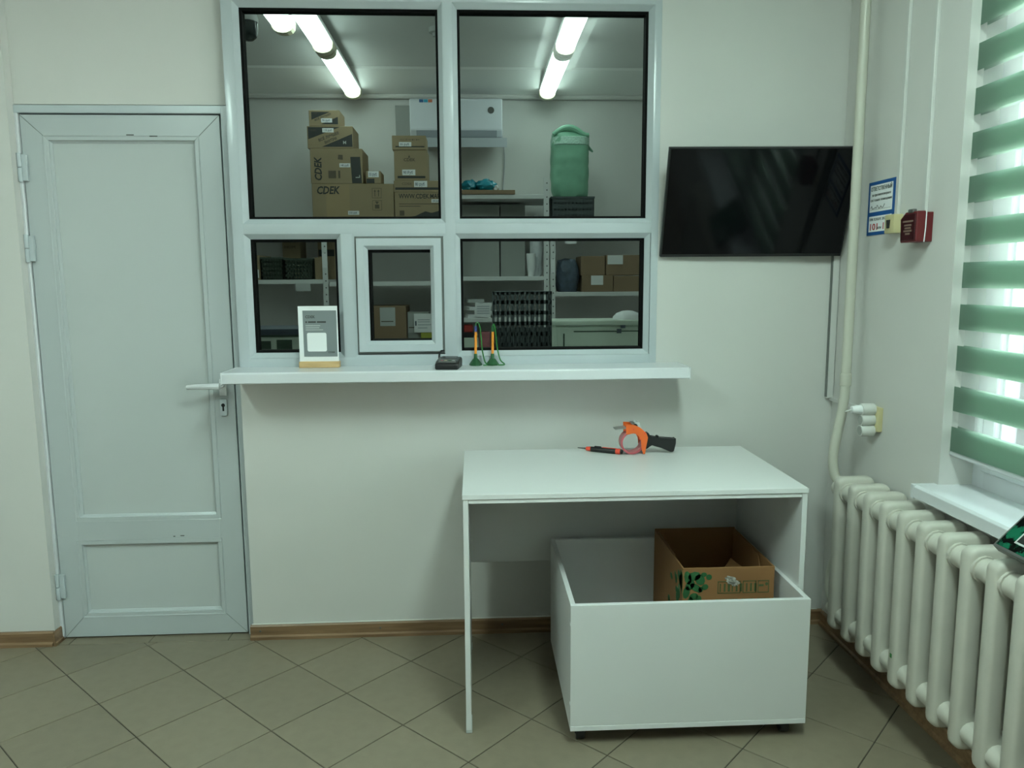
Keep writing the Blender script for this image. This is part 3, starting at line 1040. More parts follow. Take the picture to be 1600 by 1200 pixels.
# ================================================================== ROLLING BIN
bn = thing('rolling_bin', 'open white melamine box on castors under the table', 'storage bin', (0.655, 2.49, 0))
X0, X1, Y0, Y1, Z0, Z1 = 0.282, 1.028, 2.187, 2.795, 0.051, 0.462
obj('front_panel', bx((X0, Y0, Z0 + 0.0165), (X1, Y0 + 0.016, Z1), 0.0008), 'melamine', bn)
obj('bottom_panel', bx((X0, Y0 - 0.0005, Z0), (X1, Y1, Z0 + 0.016), 0.0008), 'melamine_edge', bn)
obj('side_panel', bx((X0, Y0 + 0.0165, Z0 + 0.0165), (X0 + 0.016, Y1, Z1), 0.0008), 'melamine', bn)
obj('side_panel', bx((X1 - 0.016, Y0 + 0.0165, Z0 + 0.0165), (X1, Y1, Z1), 0.0008), 'melamine', bn)
obj('back_panel', bx((X0 + 0.0165, Y1 - 0.016, Z0 + 0.0165), (X1 - 0.0165, Y1, Z1), 0.0008), 'melamine', bn)
for z in (0.14, 0.40):
    obj('screw_cap', cyl((X0 - 0.0015, Y0 + 0.008, z), (X0 + 0.001, Y0 + 0.008, z), 0.006, n=10), 'paper', bn)
for x in (0.318, 0.975):
    for y in (2.232, 2.745):
        k = bmesh.new()
        cyl((x - 0.014, y, 0.0212), (x + 0.014, y, 0.0212), 0.021, n=18, bm=k, bevel=0.002)
        bx((x - 0.017, y - 0.012, 0.02), (x + 0.017, y + 0.014, 0.0508), 0.003, bm=k)
        obj('castor', k, 'black_plastic', bn, smooth=True)

# ================================================================== OPEN CARTON IN THE BIN
oc = thing('open_carton', 'open brown cardboard box with green leaf print inside the rolling bin', 'cardboard box', (0.83, 2.57, 0.0675))
A0, A1, C0, C1, H0, H1 = 0.677, 0.986, 2.371, 2.768, 0.0675, 0.498
th = 0.005
sh = bmesh.new()
bx((A0, C0, H0), (A1, C1, H0 + th), bm=sh)
bx((A0, C0, H0), (A1, C0 + th, H1), 0.001, bm=sh)
bx((A0, C1 - th, H0), (A1, C1, H1 + 0.004), 0.001, bm=sh)
bx((A0, C0 + th, H0), (A0 + th, C1 - th, H1), 0.001, bm=sh)
bx((A1 - th, C0 + th, H0), (A1, C1 - th, H1), 0.001, bm=sh)
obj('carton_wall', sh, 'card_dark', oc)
for x0, x1, tilt in ((A0 + 0.007, A0 + 0.011, 0.02), (A1 - 0.011, A1 - 0.007, -0.01)):
    f = bmesh.new()
    prism([(C0 + 0.02, H1 - 0.16), (C1 - 0.02, H1 - 0.16), (C1 - 0.03, H1 + 0.006), (C0 + 0.13, H1 - 0.002)], lambda u, v, d: Vector((d + tilt * (H1 - v), u, v)), x0, x1, bm=f)
    obj('inner_flap', f, 'card_dark', oc)
obj('inner_flap', prism([(0.78, 0.33), (0.97, 0.30), (0.94, 0.43), (0.90, 0.46)], lambda u, v, d: Vector((u, 2.47 + (v - 0.3) * 0.5 + d, v)), 0, 0.004), 'card_dark', oc)
# green print, wrapping the front left corner
random.seed(11)


def leaf_poly(cx, cz, a, b, rot, n=9):
    out = []
    for k in range(n):
        t = 2 * math.pi * k / n
        u, v = a * math.cos(t), b * math.sin(t)
        out.append((cx + u * math.cos(rot) - v * math.sin(rot), cz + u * math.sin(rot) + v * math.cos(rot)))
    return out


pr = bmesh.new()
for k, (cx, cz, a, b, rr) in enumerate(((0.716, 0.470, 0.022, 0.016, 0.2), (0.735, 0.458, 0.016, 0.020, 0.5), (0.702, 0.440, 0.020, 0.014, 1.0), (0.722, 0.430, 0.024, 0.012, -0.6), (0.748, 0.475, 0.010, 0.008, 0), (0.765, 0.466, 0.010, 0.010, 0), (0.752, 0.432, 0.012, 0.010, 0.4), (0.738, 0.424, 0.008, 0.010, 0), (0.694, 0.465, 0.012, 0.024, 0.2), (0.690, 0.415, 0.012, 0.022, -0.2), (0.715, 0.400, 0.016, 0.012, 0.3), (0.706, 0.380, 0.010, 0.020, 0.1), (0.732, 0.392, 0.010, 0.012, 0))):
    prism(leaf_poly(cx, cz, a, b, rr), lambda u, v, d: Vector((max(u, A0 + 0.001), d, v)), C0 - 0.0008, C0 + 0.0005, bm=pr)
obj('leaf_print', pr, 'ink_green', oc)['kind'] = 'stuff'
pr = bmesh.new()
for k in range(24):
    cy = C0 + 0.004 + random.random() ** 1.6 * 0.17
    cz = H1 - 0.02 - random.random() * 0.14 - (cy - C0) * 0.25
    prism(leaf_poly(cy, cz, 0.008 + random.random() * 0.02, 0.006 + random.random() * 0.010, random.uniform(0.6, 2.2), 7), lambda u, v, d: Vector((d, max(u, C0 + 0.002), min(v, H1 - 0.004))), A0 - 0.0008, A0 + 0.0005, bm=pr)
obj('leaf_print', pr, 'ink_green', oc)['kind'] = 'stuff'
pr = bmesh.new()
fr_ = [(0.795, 0.872), (0.880, 0.925), (0.930, 0.968)]
for a, b in fr_:
    for p, q in (((a, 0.408), (b, 0.4105)), ((a, 0.448), (b, 0.4505)), ((a, 0.408), (a + 0.0025, 0.4505)), ((b - 0.0025, 0.408), (b, 0.4505))):
        bx((p[0], C0 - 0.0008, p[1]), (q[0], C0 + 0.0005, q[1]), bm=pr)
for k in range(9):
    x = 0.802 + k * 0.0135 + (0.008 if k > 5 else 0)
    bx((x, C0 - 0.0008, 0.414), (x + 0.004 + (k % 3) * 0.002, C0 + 0.0005, 0.442), bm=pr)
bx((0.934, C0 - 0.0008, 0.430), (0.950, C0 + 0.0005, 0.437), bm=pr)
prism(leaf_poly(0.960, 0.438, 0.005, 0.006, 0), lambda u, v, d: Vector((u, d, v)), C0 - 0.0008, C0 + 0.0005, bm=pr)
for k in range(17):
    x = 0.79 + k * 0.0108
    if k in (7, 12):
        continue
    bx((x, C0 - 0.0008, 0.376), (x + 0.008, C0 + 0.0005, 0.389), bm=pr)
obj('printed_marks', pr, 'ink_green_dim', oc)['kind'] = 'stuff'
tt = blob((0.842, C0 - 0.0012, 0.452), (0.021, 0.003, 0.012), 0.8, 2.6, 4, 3, flat=False)
bmesh.ops.rotate(tt, cent=(0.842, C0, 0.452), matrix=Matrix.Rotation(0.5, 3, 'Y'), verts=tt.verts)
obj('torn_tape', tt, 'torn_film', oc, label='crumpled clear tape remnant')

# ================================================================== THINGS ON THE TABLE
px = lambda u, v, d: Vector((u, 2.800 + d, v))
tg = thing('tape_dispenser', 'orange and black handheld packing tape dispenser on the table', 'tape dispenser', (0.65, 2.80, 0.79))
rc = (0.588, 0.8345)
rg = bmesh.new()
for r, (ro, ri) in enumerate(((0.0435, 0.0365),)):
    n = 40
    vsr = []
    for rad_, y in ((ro, -0.024), (ro, 0.024), (ri, 0.024), (ri, -0.024)):
        vsr.append([rg.verts.new((rc[0] + rad_ * math.cos(2 * math.pi * k / n), 2.80 + y, rc[1] + rad_ * math.sin(2 * math.pi * k / n))) for k in range(n)])
    for a in range(4):
        p, q = vsr[a], vsr[(a + 1) % 4]
        for k in range(n):
            rg.faces.new((p[k], p[(k + 1) % n], q[(k + 1) % n], q[k]))
obj('tape_roll', rg, 'tape_roll', tg, smooth=True)
body = [(0.562, 0.907), (0.590, 0.905), (0.606, 0.899), (0.622, 0.889), (0.640, 0.872), (0.646, 0.855), (0.640, 0.822), (0.636, 0.793), (0.628, 0.7925), (0.622, 0.815), (0.620, 0.845), (0.610, 0.864), (0.596, 0.873), (0.582, 0.872), (0.574, 0.868), (0.564, 0.869)]
obj('side_plate', prism(body, px, -0.030, -0.0255, bevel=0.0008), 'orange', tg)
obj('side_plate', prism(body, px, 0.0255, 0.030, bevel=0.0008), 'orange', tg)
obj('bridge', prism([(0.618, 0.890), (0.640, 0.871), (0.646, 0.855), (0.640, 0.853), (0.632, 0.868), (0.614, 0.884)], px, -0.0255, 0.0255), 'orange', tg)
hb = [(0.638, 0.866), (0.650, 0.872), (0.656, 0.862), (0.660, 0.853), (0.700, 0.850), (0.742, 0.843), (0.757, 0.849), (0.757, 0.828), (0.750, 0.797), (0.738, 0.795), (0.700, 0.812), (0.664, 0.826), (0.652, 0.812), (0.640, 0.806)]
obj('handle', prism(hb, px, -0.016, 0.016, bevel=0.003), 'black_plastic', tg)
obj('trigger', bx((0.683, 2.790, 0.848), (0.692, 2.810, 0.858), 0.002), 'black_plastic', tg)
obj('roller', cyl((0.606, 2.776, 0.902), (0.606, 2.824, 0.902), 0.0125, n=18), 'paper_dim', tg, smooth=True)
obj('roller', cyl((0.598, 2.772, 0.900), (0.598, 2.775, 0.900), 0.0085, n=14), 'hole', tg)
obj('blade', prism([(0.522, 0.887), (0.540, 0.890), (0.566, 0.893), (0.566, 0.889), (0.540, 0.886), (0.524, 0.884)], px, -0.024, 0.024), 'steel', tg)
obj('spring_plate', prism([(0.584, 0.909), (0.612, 0.913), (0.612, 0.911), (0.584, 0.907)], px, -0.022, 0.022), 'steel', tg)
for u, v in ((0.590, 0.888), (0.616, 0.850), (0.632, 0.872)):
    obj('rivet', cyl((u, 2.7690, v), (u, 2.7705, v), 0.003, n=10), 'red_orange', tg)

kn = thing('hand_tool', 'slim black and red handled pen tool with metal tip on the table', 'hand tool', (0.485, 2.815, 0.79), (0, 0, -0.50))
LZ = 0.0105


def seg(name, a, b, r0, r1, mat):
    return obj(name, cyl((a, 0, LZ), (b, 0, LZ), r0, r1, n=14, bevel=0.0008), mat, kn, local=True, smooth=True)


seg('metal_tip', -0.104, -0.068, 0.0016, 0.0036, 'scale_grey')
seg('front_collar', -0.069, -0.050, 0.0075, 0.0095, 'red_orange')
seg('grip', -0.050, 0.050, 0.0098, 0.0104, 'black_plastic')
seg('rear_collar', 0.050, 0.068, 0.0105, 0.0105, 'red_orange')
seg('end_cap', 0.068, 0.076, 0.0098, 0.0085, 'black_plastic')
obj('slide_switch', bx((-0.036, -0.004, LZ + 0.007), (-0.008, 0.004, LZ + 0.0135), 0.002), 'black_plastic', kn, local=True)
obj('red_inlay', bx((-0.004, -0.003, LZ + 0.0085), (0.052, 0.003, LZ + 0.0112), 0.001), 'red_orange', kn, local=True)

# ================================================================== THINGS ON THE COUNTER
CZ = 1.115
sg_ = thing('sign_stand', 'grey printed card in a white frame on a wooden base on the counter', 'sign', (-0.597, 2.955, CZ), (0, 0, -0.03))
obj('wooden_base', bx((-0.077, -0.016, 0), (0.077, 0.016, 0.024), 0.0015), 'pine', sg_, local=True)
obj('card', bx((-0.076, -0.004, 0.018), (0.074, 0.001, 0.236), 0.001), 'paper', sg_, local=True)
gp = obj('grey_print', bx((-0.058, -0.0047, 0.042), (0.070, -0.0038, 0.219)), 'paper_grey', sg_, local=True)
sp = (-0.048, -0.0049)
lettering('CDEK', 0.0145, (sp[0], sp[1], 0.190), 'ink', sg_, width=0.037, local=True, bold=0.0003)
bm = bmesh.new()
for k, wd in enumerate((0.006, 0.030, 0.034)):
    x = sp[0] + (0, 0.010, 0.044)[k]
    bx((x, sp[1] - 0.0002, 0.172), (x + wd, sp[1] + 0.0004, 0.178), bm=bm)
obj('print_line', bm, 'ink', sg_, local=True)
bm = bmesh.new()
for z, wd in ((0.160, 0.056), (0.152, 0.052), (0.144, 0.066)):
    bx((sp[0], sp[1] - 0.0002, z), (sp[0] + wd, sp[1] + 0.0004, z + 0.0026), bm=bm)
obj('print_line', bm, 'paper_dim', sg_, local=True)
bm = prism(rrect(-0.044, 0.030, 0.062, 0.134, 0.006, 3), lambda u, v, d: Vector((u, d, v)), -0.0052, -0.004)
obj('white_square', bm, 'paper', sg_, local=True, label='blank white rounded square')
lettering('CDEK', 0.0085, (0.034, sp[1], 0.056), 'ink', sg_, width=0.028, local=True, bold=0.0002)

ct = thing('card_terminal', 'small black card payment terminal at the hatch on the counter', 'payment terminal', (-0.098, 2.873, CZ), (0, 0, -0.12))
tp_ = [(-0.055, 0.0), (0.055, 0.0), (0.058, 0.030), (0.045, 0.040), (-0.03, 0.031), (-0.053, 0.022), (-0.056, 0.012)]
obj('case', prism(tp_, lambda u, v, d: Vector((d, u, v)), -0.044, 0.044, bevel=0.004), 'black_plastic', ct, local=True)
kb = bmesh.new()
obj('keypad', prism([(-0.046, 0.0255), (-0.012, 0.0355), (-0.012, 0.037), (-0.046, 0.027)], lambda u, v, d: Vector((d, u, v)), -0.032, 0.032), 'scale_grey', ct, local=True)
for k, mt in enumerate(('pink_pack', 'yellowed', 'ink_green', 'paper_dim')):
    x = -0.026 + k * 0.0145
    obj('key', bx((x, -0.034, 0.0315), (x + 0.010, -0.027, 0.0335), 0.001), mt, ct, local=True)
obj('display', prism([(0.004, 0.0370), (0.040, 0.0415), (0.040, 0.0420), (0.004, 0.0380)], lambda u, v, d: Vector((d, u, v)), -0.030, 0.030), 'lcd', ct, local=True)
obj('cord', tube(smooth_path([(-0.133, 2.922, 1.135), (-0.137, 2.945, 1.150), (-0.135, 2.965, 1.166), (-0.128, 2.975, 1.172), (-0.120, 2.985, 1.172)], 5), 0.0038, 8), 'black_plastic', ct)


def pen(name, label, x, y, upper, cordpts):
    t = thing(name, label, 'pen', (x, y, CZ), group='pens on stands on the counter')
    k = bmesh.new()
    n = 6
    prof_ = [(0.024, 0.0), (0.025, 0.006), (0.012, 0.024), (0.0072, 0.028), (0.0062, 0.046)]
    lathe(prof_, (x, y, CZ), 8, bm=k)
    obj('stand', k, 'pen_green', t)
    obj('barrel', cyl((x, y, CZ + 0.040), (x + 0.002, y + 0.003, CZ + 0.132), 0.0052, n=10), 'pen_orange', t, smooth=True)
    cp = bmesh.new()
    lathe([(0.0056, 0.0), (0.0056, 0.016), (0.004, 0.022), (0.0, 0.024)], (x + 0.002, y + 0.003, CZ + 0.131), 10, bm=cp)
    obj('cap', cp, upper, t, smooth=True)
    pts = smooth_path([Vector((x, y, CZ)) + Vector(p) for p in cordpts], 14)
    coil = []
    obj('cord', tube(pts, 0.0026, 6), 'cord_green', t, smooth=True)
    return t


pen('counter_pen', 'orange pen with blue cap on a green stand nearest the payment terminal', 0.004, 2.958, 'pen_blue',
    [(0.002, 0.003, 0.150), (0.004, 0.002, 0.164), (0.012, 0.0, 0.166), (0.019, -0.002, 0.145), (0.023, -0.004, 0.10), (0.027, -0.006, 0.055), (0.036, -0.012, 0.016), (0.046, -0.012, 0.004), (0.030, -0.022, 0.003)])
pen('counter_pen', 'orange pen with green cap on a green stand, farther from the payment terminal', 0.070, 2.956, 'pen_green',
    [(0.002, 0.003, 0.150), (0.005, 0.002, 0.160), (0.010, 0.0, 0.150), (0.014, -0.002, 0.11), (0.020, -0.006, 0.06), (0.030, -0.010, 0.022), (0.046, -0.012, 0.006), (0.040, -0.024, 0.004), (0.020, -0.026, 0.004)])

# ================================================================== SCALE LEANING ON THE SILL
sc = thing('flat_scale', 'flat grey digital scale with green marbled top leaning on the window sill', 'scale', (1.30, 1.64, 0.7725), (0, -0.785, 0))
obj('body', bx((0, -0.15, -0.026), (0.215, 0.148, 0), 0.006, 2), 'scale_grey', sc, local=True, smooth=True)
obj('glass_top', bx((0.008, -0.142, -0.002), (0.207, 0.140, 0.0012), 0.0008), 'marble_green', sc, local=True)
ld = obj('display_border', bx((0.030, 0.02, 0.001), (0.066, 0.098, 0.0022), 0.001), 'paper_dim', sc, local=True)
obj('display', bx((0.035, 0.025, 0.0015), (0.061, 0.093, 0.0028), 0.0005), 'lcd', ld, local=True)
rr = bmesh.new()
cyl((0.085, 0.065, 0.001), (0.085, 0.065, 0.0022), 0.010, n=18, bm=rr)
obj('button', rr, 'paper_dim', sc, local=True)

# ================================================================== STORE ROOM
LB = 'row of white steel shelving in the store room'


def shelving(label, x0, x1, levels, posts, zt, y0=5.70, y1=6.22):
    t = thing('storage_shelving', label, 'shelving', ((x0 + x1) / 2, y0, 0))
    for z in levels:
        s = bmesh.new()
        bx((x0, y0, z - 0.032), (x1, y1, z), 0.002, bm=s)
        obj('shelf', s, 'shelf_white', t)
    for x, yy in posts:
        p = bmesh.new()
        bx((x - 0.019, yy - 0.002, 0), (x + 0.019, yy + 0.001, zt), bm=p)
        bx((x - 0.019 if x > (x0 + x1) / 2 else x + 0.016, yy, 0), (x - 0.016 if x > (x0 + x1) / 2 else x + 0.019, yy + 0.036, zt), bm=p)
        po = obj('post', p, 'shelf_white', t)
        h = bmesh.new()
        z = 0.95
        while z < zt - 0.02:
            cyl((x + 0.003, yy - 0.0028, z), (x + 0.003, yy - 0.001, z), 0.0055, n=6, bm=h)
            z += 0.05
        ho = obj('post_holes', h, 'scale_grey', po)
        ho['kind'] = 'stuff'
    return t


sA = shelving('white steel shelving far left in the store room with dark crates', -2.05, -1.066, (0.93, 1.461, 1.868), ((-1.086, 5.697), (-2.03, 5.697)), 1.85)
sB = shelving('white steel shelving with stacked parcel boxes in the store room', -1.06, -0.13, (0.975, 1.442, 1.868), ((-0.16, 5.697),), 1.868)
sC = shelving('white steel shelving with papers under the air conditioner', -0.11, 0.562, (0.86, 1.168, 1.475, 2.070), ((0.543, 5.697),), 2.19)
sD = shelving('white steel shelving with brown boxes at right in the store room', 0.570, 1.30, (0.86, 1.356, 1.870), ((0.590, 5.697), (1.281, 5.697)), 1.8695)
obj('shelf_tag', bx((-1.303, 5.688, 1.377), (-1.197, 5.6935, 1.432)), 'paper_dim', sA, label='white paper tag hanging below the shelf')
obj('shelf_tag', bx((0.680, 5.688, 1.711), (0.766, 5.6935, 1.745)), 'paper', sD, label='white paper tag below the top shelf')
obj('post_tag', bx((0.576, 5.690, 1.50), (0.606, 5.6945, 1.60)), 'paper', sD)
obj('post_tag', bx((-1.104, 5.690, 1.545), (-1.070, 5.6945, 1.65)), 'paper', sA)
bxs = {}


def carton(name, label, lo, hi, group=None, mat='card'):
    t = thing(name, label, 'cardboard box', ((lo[0] + hi[0]) / 2, (lo[1] + hi[1]) / 2, lo[2]), group=group)
    obj('carton_body', bx(lo, hi, 0.0025), mat, t)
    obj('flap_seam', bx(((lo[0] + hi[0]) / 2 - 0.0012, lo[1] - 0.0003, hi[2] - 0.0015), ((lo[0] + hi[0]) / 2 + 0.0012, hi[1] + 0.0003, hi[2] + 0.0006)), 'ink_soft', t)
    return t


def price(t, s, x0, x1, z0, z1, y):
    p = obj('price_label', bx((x0, y - 0.0012, z0), (x1, y - 0.0002, z1)), 'paper', t)
    lettering(s, (z1 - z0) * 0.72, (x0 + (x1 - x0) * 0.08, y - 0.0014, z0 + (z1 - z0) * 0.24), 'ink_navy', p, width=(x1 - x0) * 0.72, bold=0.0002)


def patch(t, poly, y, mat='ink', name='dark_print'):
    return obj(name, prism(poly, lambda u, v, d: Vector((u, d, v)), y - 0.0007, y + 0.0005), mat, t)


Yf = 5.70
Z1_ = 1.8685
# stack on the left
b = carton('parcel_box', 'largest brown parcel box at the bottom of the tall stack', (-1.160, Yf, Z1_), (-0.572, 6.08, 2.146), 'parcel boxes stacked on the store room shelves')
lettering('CDEK', 0.075, (-1.128, Yf - 0.0008, 2.075), 'ink', b, width=0.165, shear=0.2, bold=0.002)
price(b, '220 руб', -0.905, -0.825, 1.926, 1.954, Yf)
for z0 in (2.045, 1.958):
    q = bmesh.new()
    for p0, p1 in (((-0.728, z0), (-0.660, z0 + 0.0025)), ((-0.728, z0 + 0.068), (-0.660, z0 + 0.0705)), ((-0.728, z0), (-0.7255, z0 + 0.07)), ((-0.6625, z0), (-0.660, z0 + 0.07))):
        bx((p0[0], Yf - 0.0008, p0[1]), (p1[0], Yf + 0.0005, p1[1]), bm=q)
    if z0 > 2:
        for x in (-0.710, -0.684):
            bx((x, Yf - 0.0008, z0 + 0.012), (x + 0.005, Yf + 0.0005, z0 + 0.055), bm=q)
            prism([(x - 0.006, z0 + 0.045), (x + 0.011, z0 + 0.045), (x + 0.0025, z0 + 0.060)], lambda u, v, d: Vector((u, d, v)), Yf - 0.0008, Yf + 0.0005, bm=q)
    else:
        bx((-0.710, Yf - 0.0008, z0 + 0.012), (-0.678, Yf + 0.0005, z0 + 0.040), bm=q)
        prism([(-0.708, z0 + 0.062), (-0.680, z0 + 0.062), (-0.694, z0 + 0.042)], lambda u, v, d: Vector((u, d, v)), Yf - 0.0008, Yf + 0.0005, bm=q)
    obj('handling_mark', q, 'ink_soft', b)
patch(b, [(-0.622, 1.872), (-0.578, 1.872), (-0.578, 1.905), (-0.622, 1.905)], Yf)
obj('paler_patch', bx((-1.060, Yf - 0.0005, 1.8700), (-0.89, Yf + 0.0005, 2.142)), 'card_tape', b)
b = carton('parcel_box', 'brown parcel box marked L, second from bottom in the tall stack', (-1.163, Yf, 2.147), (-0.790, 6.02, 2.392), 'parcel boxes stacked on the store room shelves')
lettering('CDEK', 0.070, (-1.085, Yf - 0.0008, 2.165), 'ink', b, rot=math.pi / 2, width=0.165, shear=0.2, bold=0.002)
patch(b, [(-0.868, 2.150), (-0.798, 2.150), (-0.806, 2.335), (-0.876, 2.335)], Yf)
lettering('L', 0.045, (-0.812, Yf - 0.0010, 2.185), 'paper_dim', b, rot=math.pi / 2, bold=0.0003)
price(b, '140 руб', -0.955, -0.878, 2.262, 2.290, Yf)
patch(b, [(-1.036, 2.185), (-0.982, 2.185), (-0.982, 2.238), (-1.036, 2.238)], Yf, 'ink_soft', 'faint_print')
patch(b, [(-0.966, 2.185), (-0.952, 2.185), (-0.952, 2.238), (-0.966, 2.238)], Yf, 'ink_soft', 'faint_print')
patch(b, [(-0.965, 2.318), (-0.930, 2.314), (-0.930, 2.348), (-0.962, 2.350)], Yf, 'ink_soft', 'faint_print')
b = carton('parcel_box', 'brown parcel box marked M with dark corners, third up in the tall stack', (-1.177, Yf, 2.393), (-0.852, 5.98, 2.548), 'parcel boxes stacked on the store room shelves')
patch(b, [(-1.170, 2.457), (-1.170, 2.541), (-0.945, 2.541)], Yf)
patch(b, [(-1.075, 2.405), (-0.858, 2.405), (-0.858, 2.494)], Yf)
lettering('ВСЁ ЛУЧШЕЕ', 0.026, (-1.095, Yf - 0.0008, 2.440), 'ink', b, rot=0.36, width=0.155, bold=0.0005)
lettering('ВНУТРИ', 0.026, (-1.052, Yf - 0.0008, 2.424), 'ink', b, rot=0.36, width=0.09, bold=0.0005)
lettering('M', 0.032, (-0.925, Yf - 0.0010, 2.424), 'paper_dim', b, bold=0.0003)
lettering('CDEK', 0.016, (-1.155, Yf - 0.0010, 2.514), 'ink_soft', b)
price(b, '115 руб', -1.068, -0.988, 2.505, 2.534, Yf)
b = carton('parcel_box', 'small brown parcel box on top of the tall stack', (-1.160, Yf, 2.549), (-0.942, 5.92, 2.658), 'parcel boxes stacked on the store room shelves')
patch(b, [(-1.142, 2.592), (-1.142, 2.646), (-1.010, 2.646)], Yf)
patch(b, [(-1.075, 2.561), (-0.955, 2.561), (-0.955, 2.612)], Yf)
lettering('CDEK', 0.013, (-1.130, Yf - 0.0010, 2.632), 'ink_soft', b)
lettering('ВСЁ ЛУЧШЕЕ', 0.017, (-1.118, Yf - 0.0008, 2.582), 'ink', b, rot=0.38, width=0.125, bold=0.0003)
price(b, '70 руб', -1.074, -0.996, 2.573, 2.602, Yf)
b = carton('parcel_box', 'tiny brown parcel box tucked beside the tall stack', (-0.768, Yf, 2.147), (-0.662, 5.90, 2.236), 'parcel boxes stacked on the store room shelves')
patch(b, [(-0.764, 2.150), (-0.708, 2.150), (-0.708, 2.182), (-0.764, 2.182)], Yf)
price(b, '55 руб', -0.752, -0.676, 2.192, 2.234, Yf)
# stack on the right
b = carton('parcel_box', 'brown parcel box with a web address at the bottom of the short stack', (-0.566, Yf, Z1_), (-0.150, 6.08, 2.086), 'parcel boxes stacked on the store room shelves')
lettering('WWW.CDEK.MARKET', 0.046, (-0.535, Yf - 0.0008, 2.042), 'ink', b, width=0.365, bold=0.0006)
price(b, '100 руб', -0.300, -0.234, 2.012, 2.036, Yf)
for k, (z, wd) in enumerate(((2.000, 0.30), (1.984, 0.155))):
    patch(b, [(-0.535, z), (-0.535 + wd, z), (-0.535 + wd, z + 0.005), (-0.535, z + 0.005)], Yf, 'ink_soft', 'faint_print')
patch(b, [(-0.532, 1.918), (-0.498, 1.918), (-0.498, 1.956), (-0.532, 1.956)], Yf, 'ink_soft', 'faint_print')
tr_ = [(-0.470, 1.874), (-0.155, 1.874), (-0.155, 1.955), (-0.235, 1.958)] + [(-0.255 - 0.02 * math.cos(a), 1.958 + 0.012 * math.sin(a)) for a in (0.5, 1.2, 2.0)] + [(-0.30, 1.938), (-0.325, 1.942), (-0.345, 1.952), (-0.365, 1.940), (-0.42, 1.918), (-0.445, 1.920)]
patch(b, [(-0.470, 1.874), (-0.155, 1.874), (-0.155, 1.965), (-0.200, 1.966), (-0.300, 1.938), (-0.345, 1.950), (-0.420, 1.916), (-0.455, 1.912)], Yf)
b = carton('parcel_box', 'flat brown parcel box above the box with a web address', (-0.570, Yf, 2.087), (-0.165, 6.05, 2.168), 'parcel boxes stacked on the store room shelves')
lettering('CDEK', 0.024, (-0.512, Yf - 0.0008, 2.138), 'ink_soft', b, width=0.075)
patch(b, [(-0.560, 2.103), (-0.175, 2.103), (-0.175, 2.120), (-0.560, 2.120)], Yf)
price(b, '80 руб', -0.423, -0.328, 2.122, 2.166, Yf)
b = carton('parcel_box', 'cube-like brown parcel box in the middle of the short stack', (-0.563, Yf, 2.169), (-0.324, 5.95, 2.384), 'parcel boxes stacked on the store room shelves')
lettering('CDEK', 0.030, (-0.495, Yf - 0.0008, 2.305), 'ink_soft', b, width=0.085, bold=0.0006)
patch(b, [(-0.540, 2.185), (-0.340, 2.185), (-0.340, 2.201), (-0.540, 2.201)], Yf)
patch(b, [(-0.462, 2.330), (-0.446, 2.330), (-0.454, 2.350)], Yf, 'ink_soft', 'faint_print')
price(b, '90 Руб', -0.506, -0.412, 2.206, 2.246, Yf)
b = carton('parcel_box', 'small brown parcel box on top of the short stack', (-0.574, Yf - 0.005, 2.385), (-0.331, 5.93, 2.484), 'parcel boxes stacked on the store room shelves')
lettering('CDEK', 0.014, (-0.520, Yf - 0.0058, 2.450), 'ink_soft', b, width=0.15)
patch(b, [(-0.550, 2.402), (-0.342, 2.402), (-0.342, 2.410), (-0.550, 2.410)], Yf - 0.005)
price(b, '55 руб', -0.524, -0.436, 2.408, 2.438, Yf - 0.005)

# boxes seen through the hatch
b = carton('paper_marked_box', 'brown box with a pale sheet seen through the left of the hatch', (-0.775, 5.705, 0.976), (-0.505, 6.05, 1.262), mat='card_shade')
obj('paper_sheet', bx((-0.698, 5.7035, 1.115), (-0.585, 5.7048, 1.252)), 'paper_dim', b)
obj('print_line', bx((-0.69, 5.703, 1.145), (-0.60, 5.7036, 1.152)), 'ink_soft', b)
b = carton('paper_marked_box', 'low box with a pale sheet behind the middle of the hatch', (-0.500, 5.76, 0.976), (-0.340, 6.0, 1.215), mat='grey_box')
obj('paper_sheet', bx((-0.498, 5.7585, 1.060), (-0.395, 5.7598, 1.205)), 'paper_dim', b)
obj('print_line', bx((-0.49, 5.758, 1.095), (-0.41, 5.7586, 1.102)), 'ink_soft', b)
b = carton('paper_marked_box', 'olive box with a bright label at the right edge of the hatch', (-0.400, 5.712, 0.976), (-0.215, 5.757, 1.185), mat='olive')
obj('paper_sheet', bx((-0.447, 5.7095, 1.064), (-0.302, 5.7115, 1.204)), 'paper', b)
for z, wd in ((1.155, 0.09), (1.140, 0.09), (1.118, 0.10), (1.095, 0.07)):
    obj('print_line', bx((-0.42, 5.709, z), (-0.42 + wd, 5.7097, z + 0.006)), 'ac_grey', b)
obj('print_line', bx((-0.440, 5.709, 1.115), (-0.429, 5.7097, 1.150)), 'slate', b)
b = carton('tall_carton', 'tall brown carton behind the shelf seen above dark crates', (-1.462, 6.0, 1.462), (-1.325, 6.2, 1.80))
lettering('HOM', 0.03, (-1.447, 5.9992, 1.70), 'ink_soft', b, width=0.08)
carton('tall_carton', 'brown carton at the shelf post beside dark crates', (-1.168, 5.735, 1.462), (-1.107, 6.0, 1.622), mat='card')
b = carton('tall_carton', 'tall dark-printed carton standing behind the shelf post', (-1.20, 6.03, 1.462), (-1.068, 6.2, 1.832))
patch(b, [(-1.195, 1.640), (-1.075, 1.640), (-1.075, 1.690), (-1.195, 1.690)], 6.03)


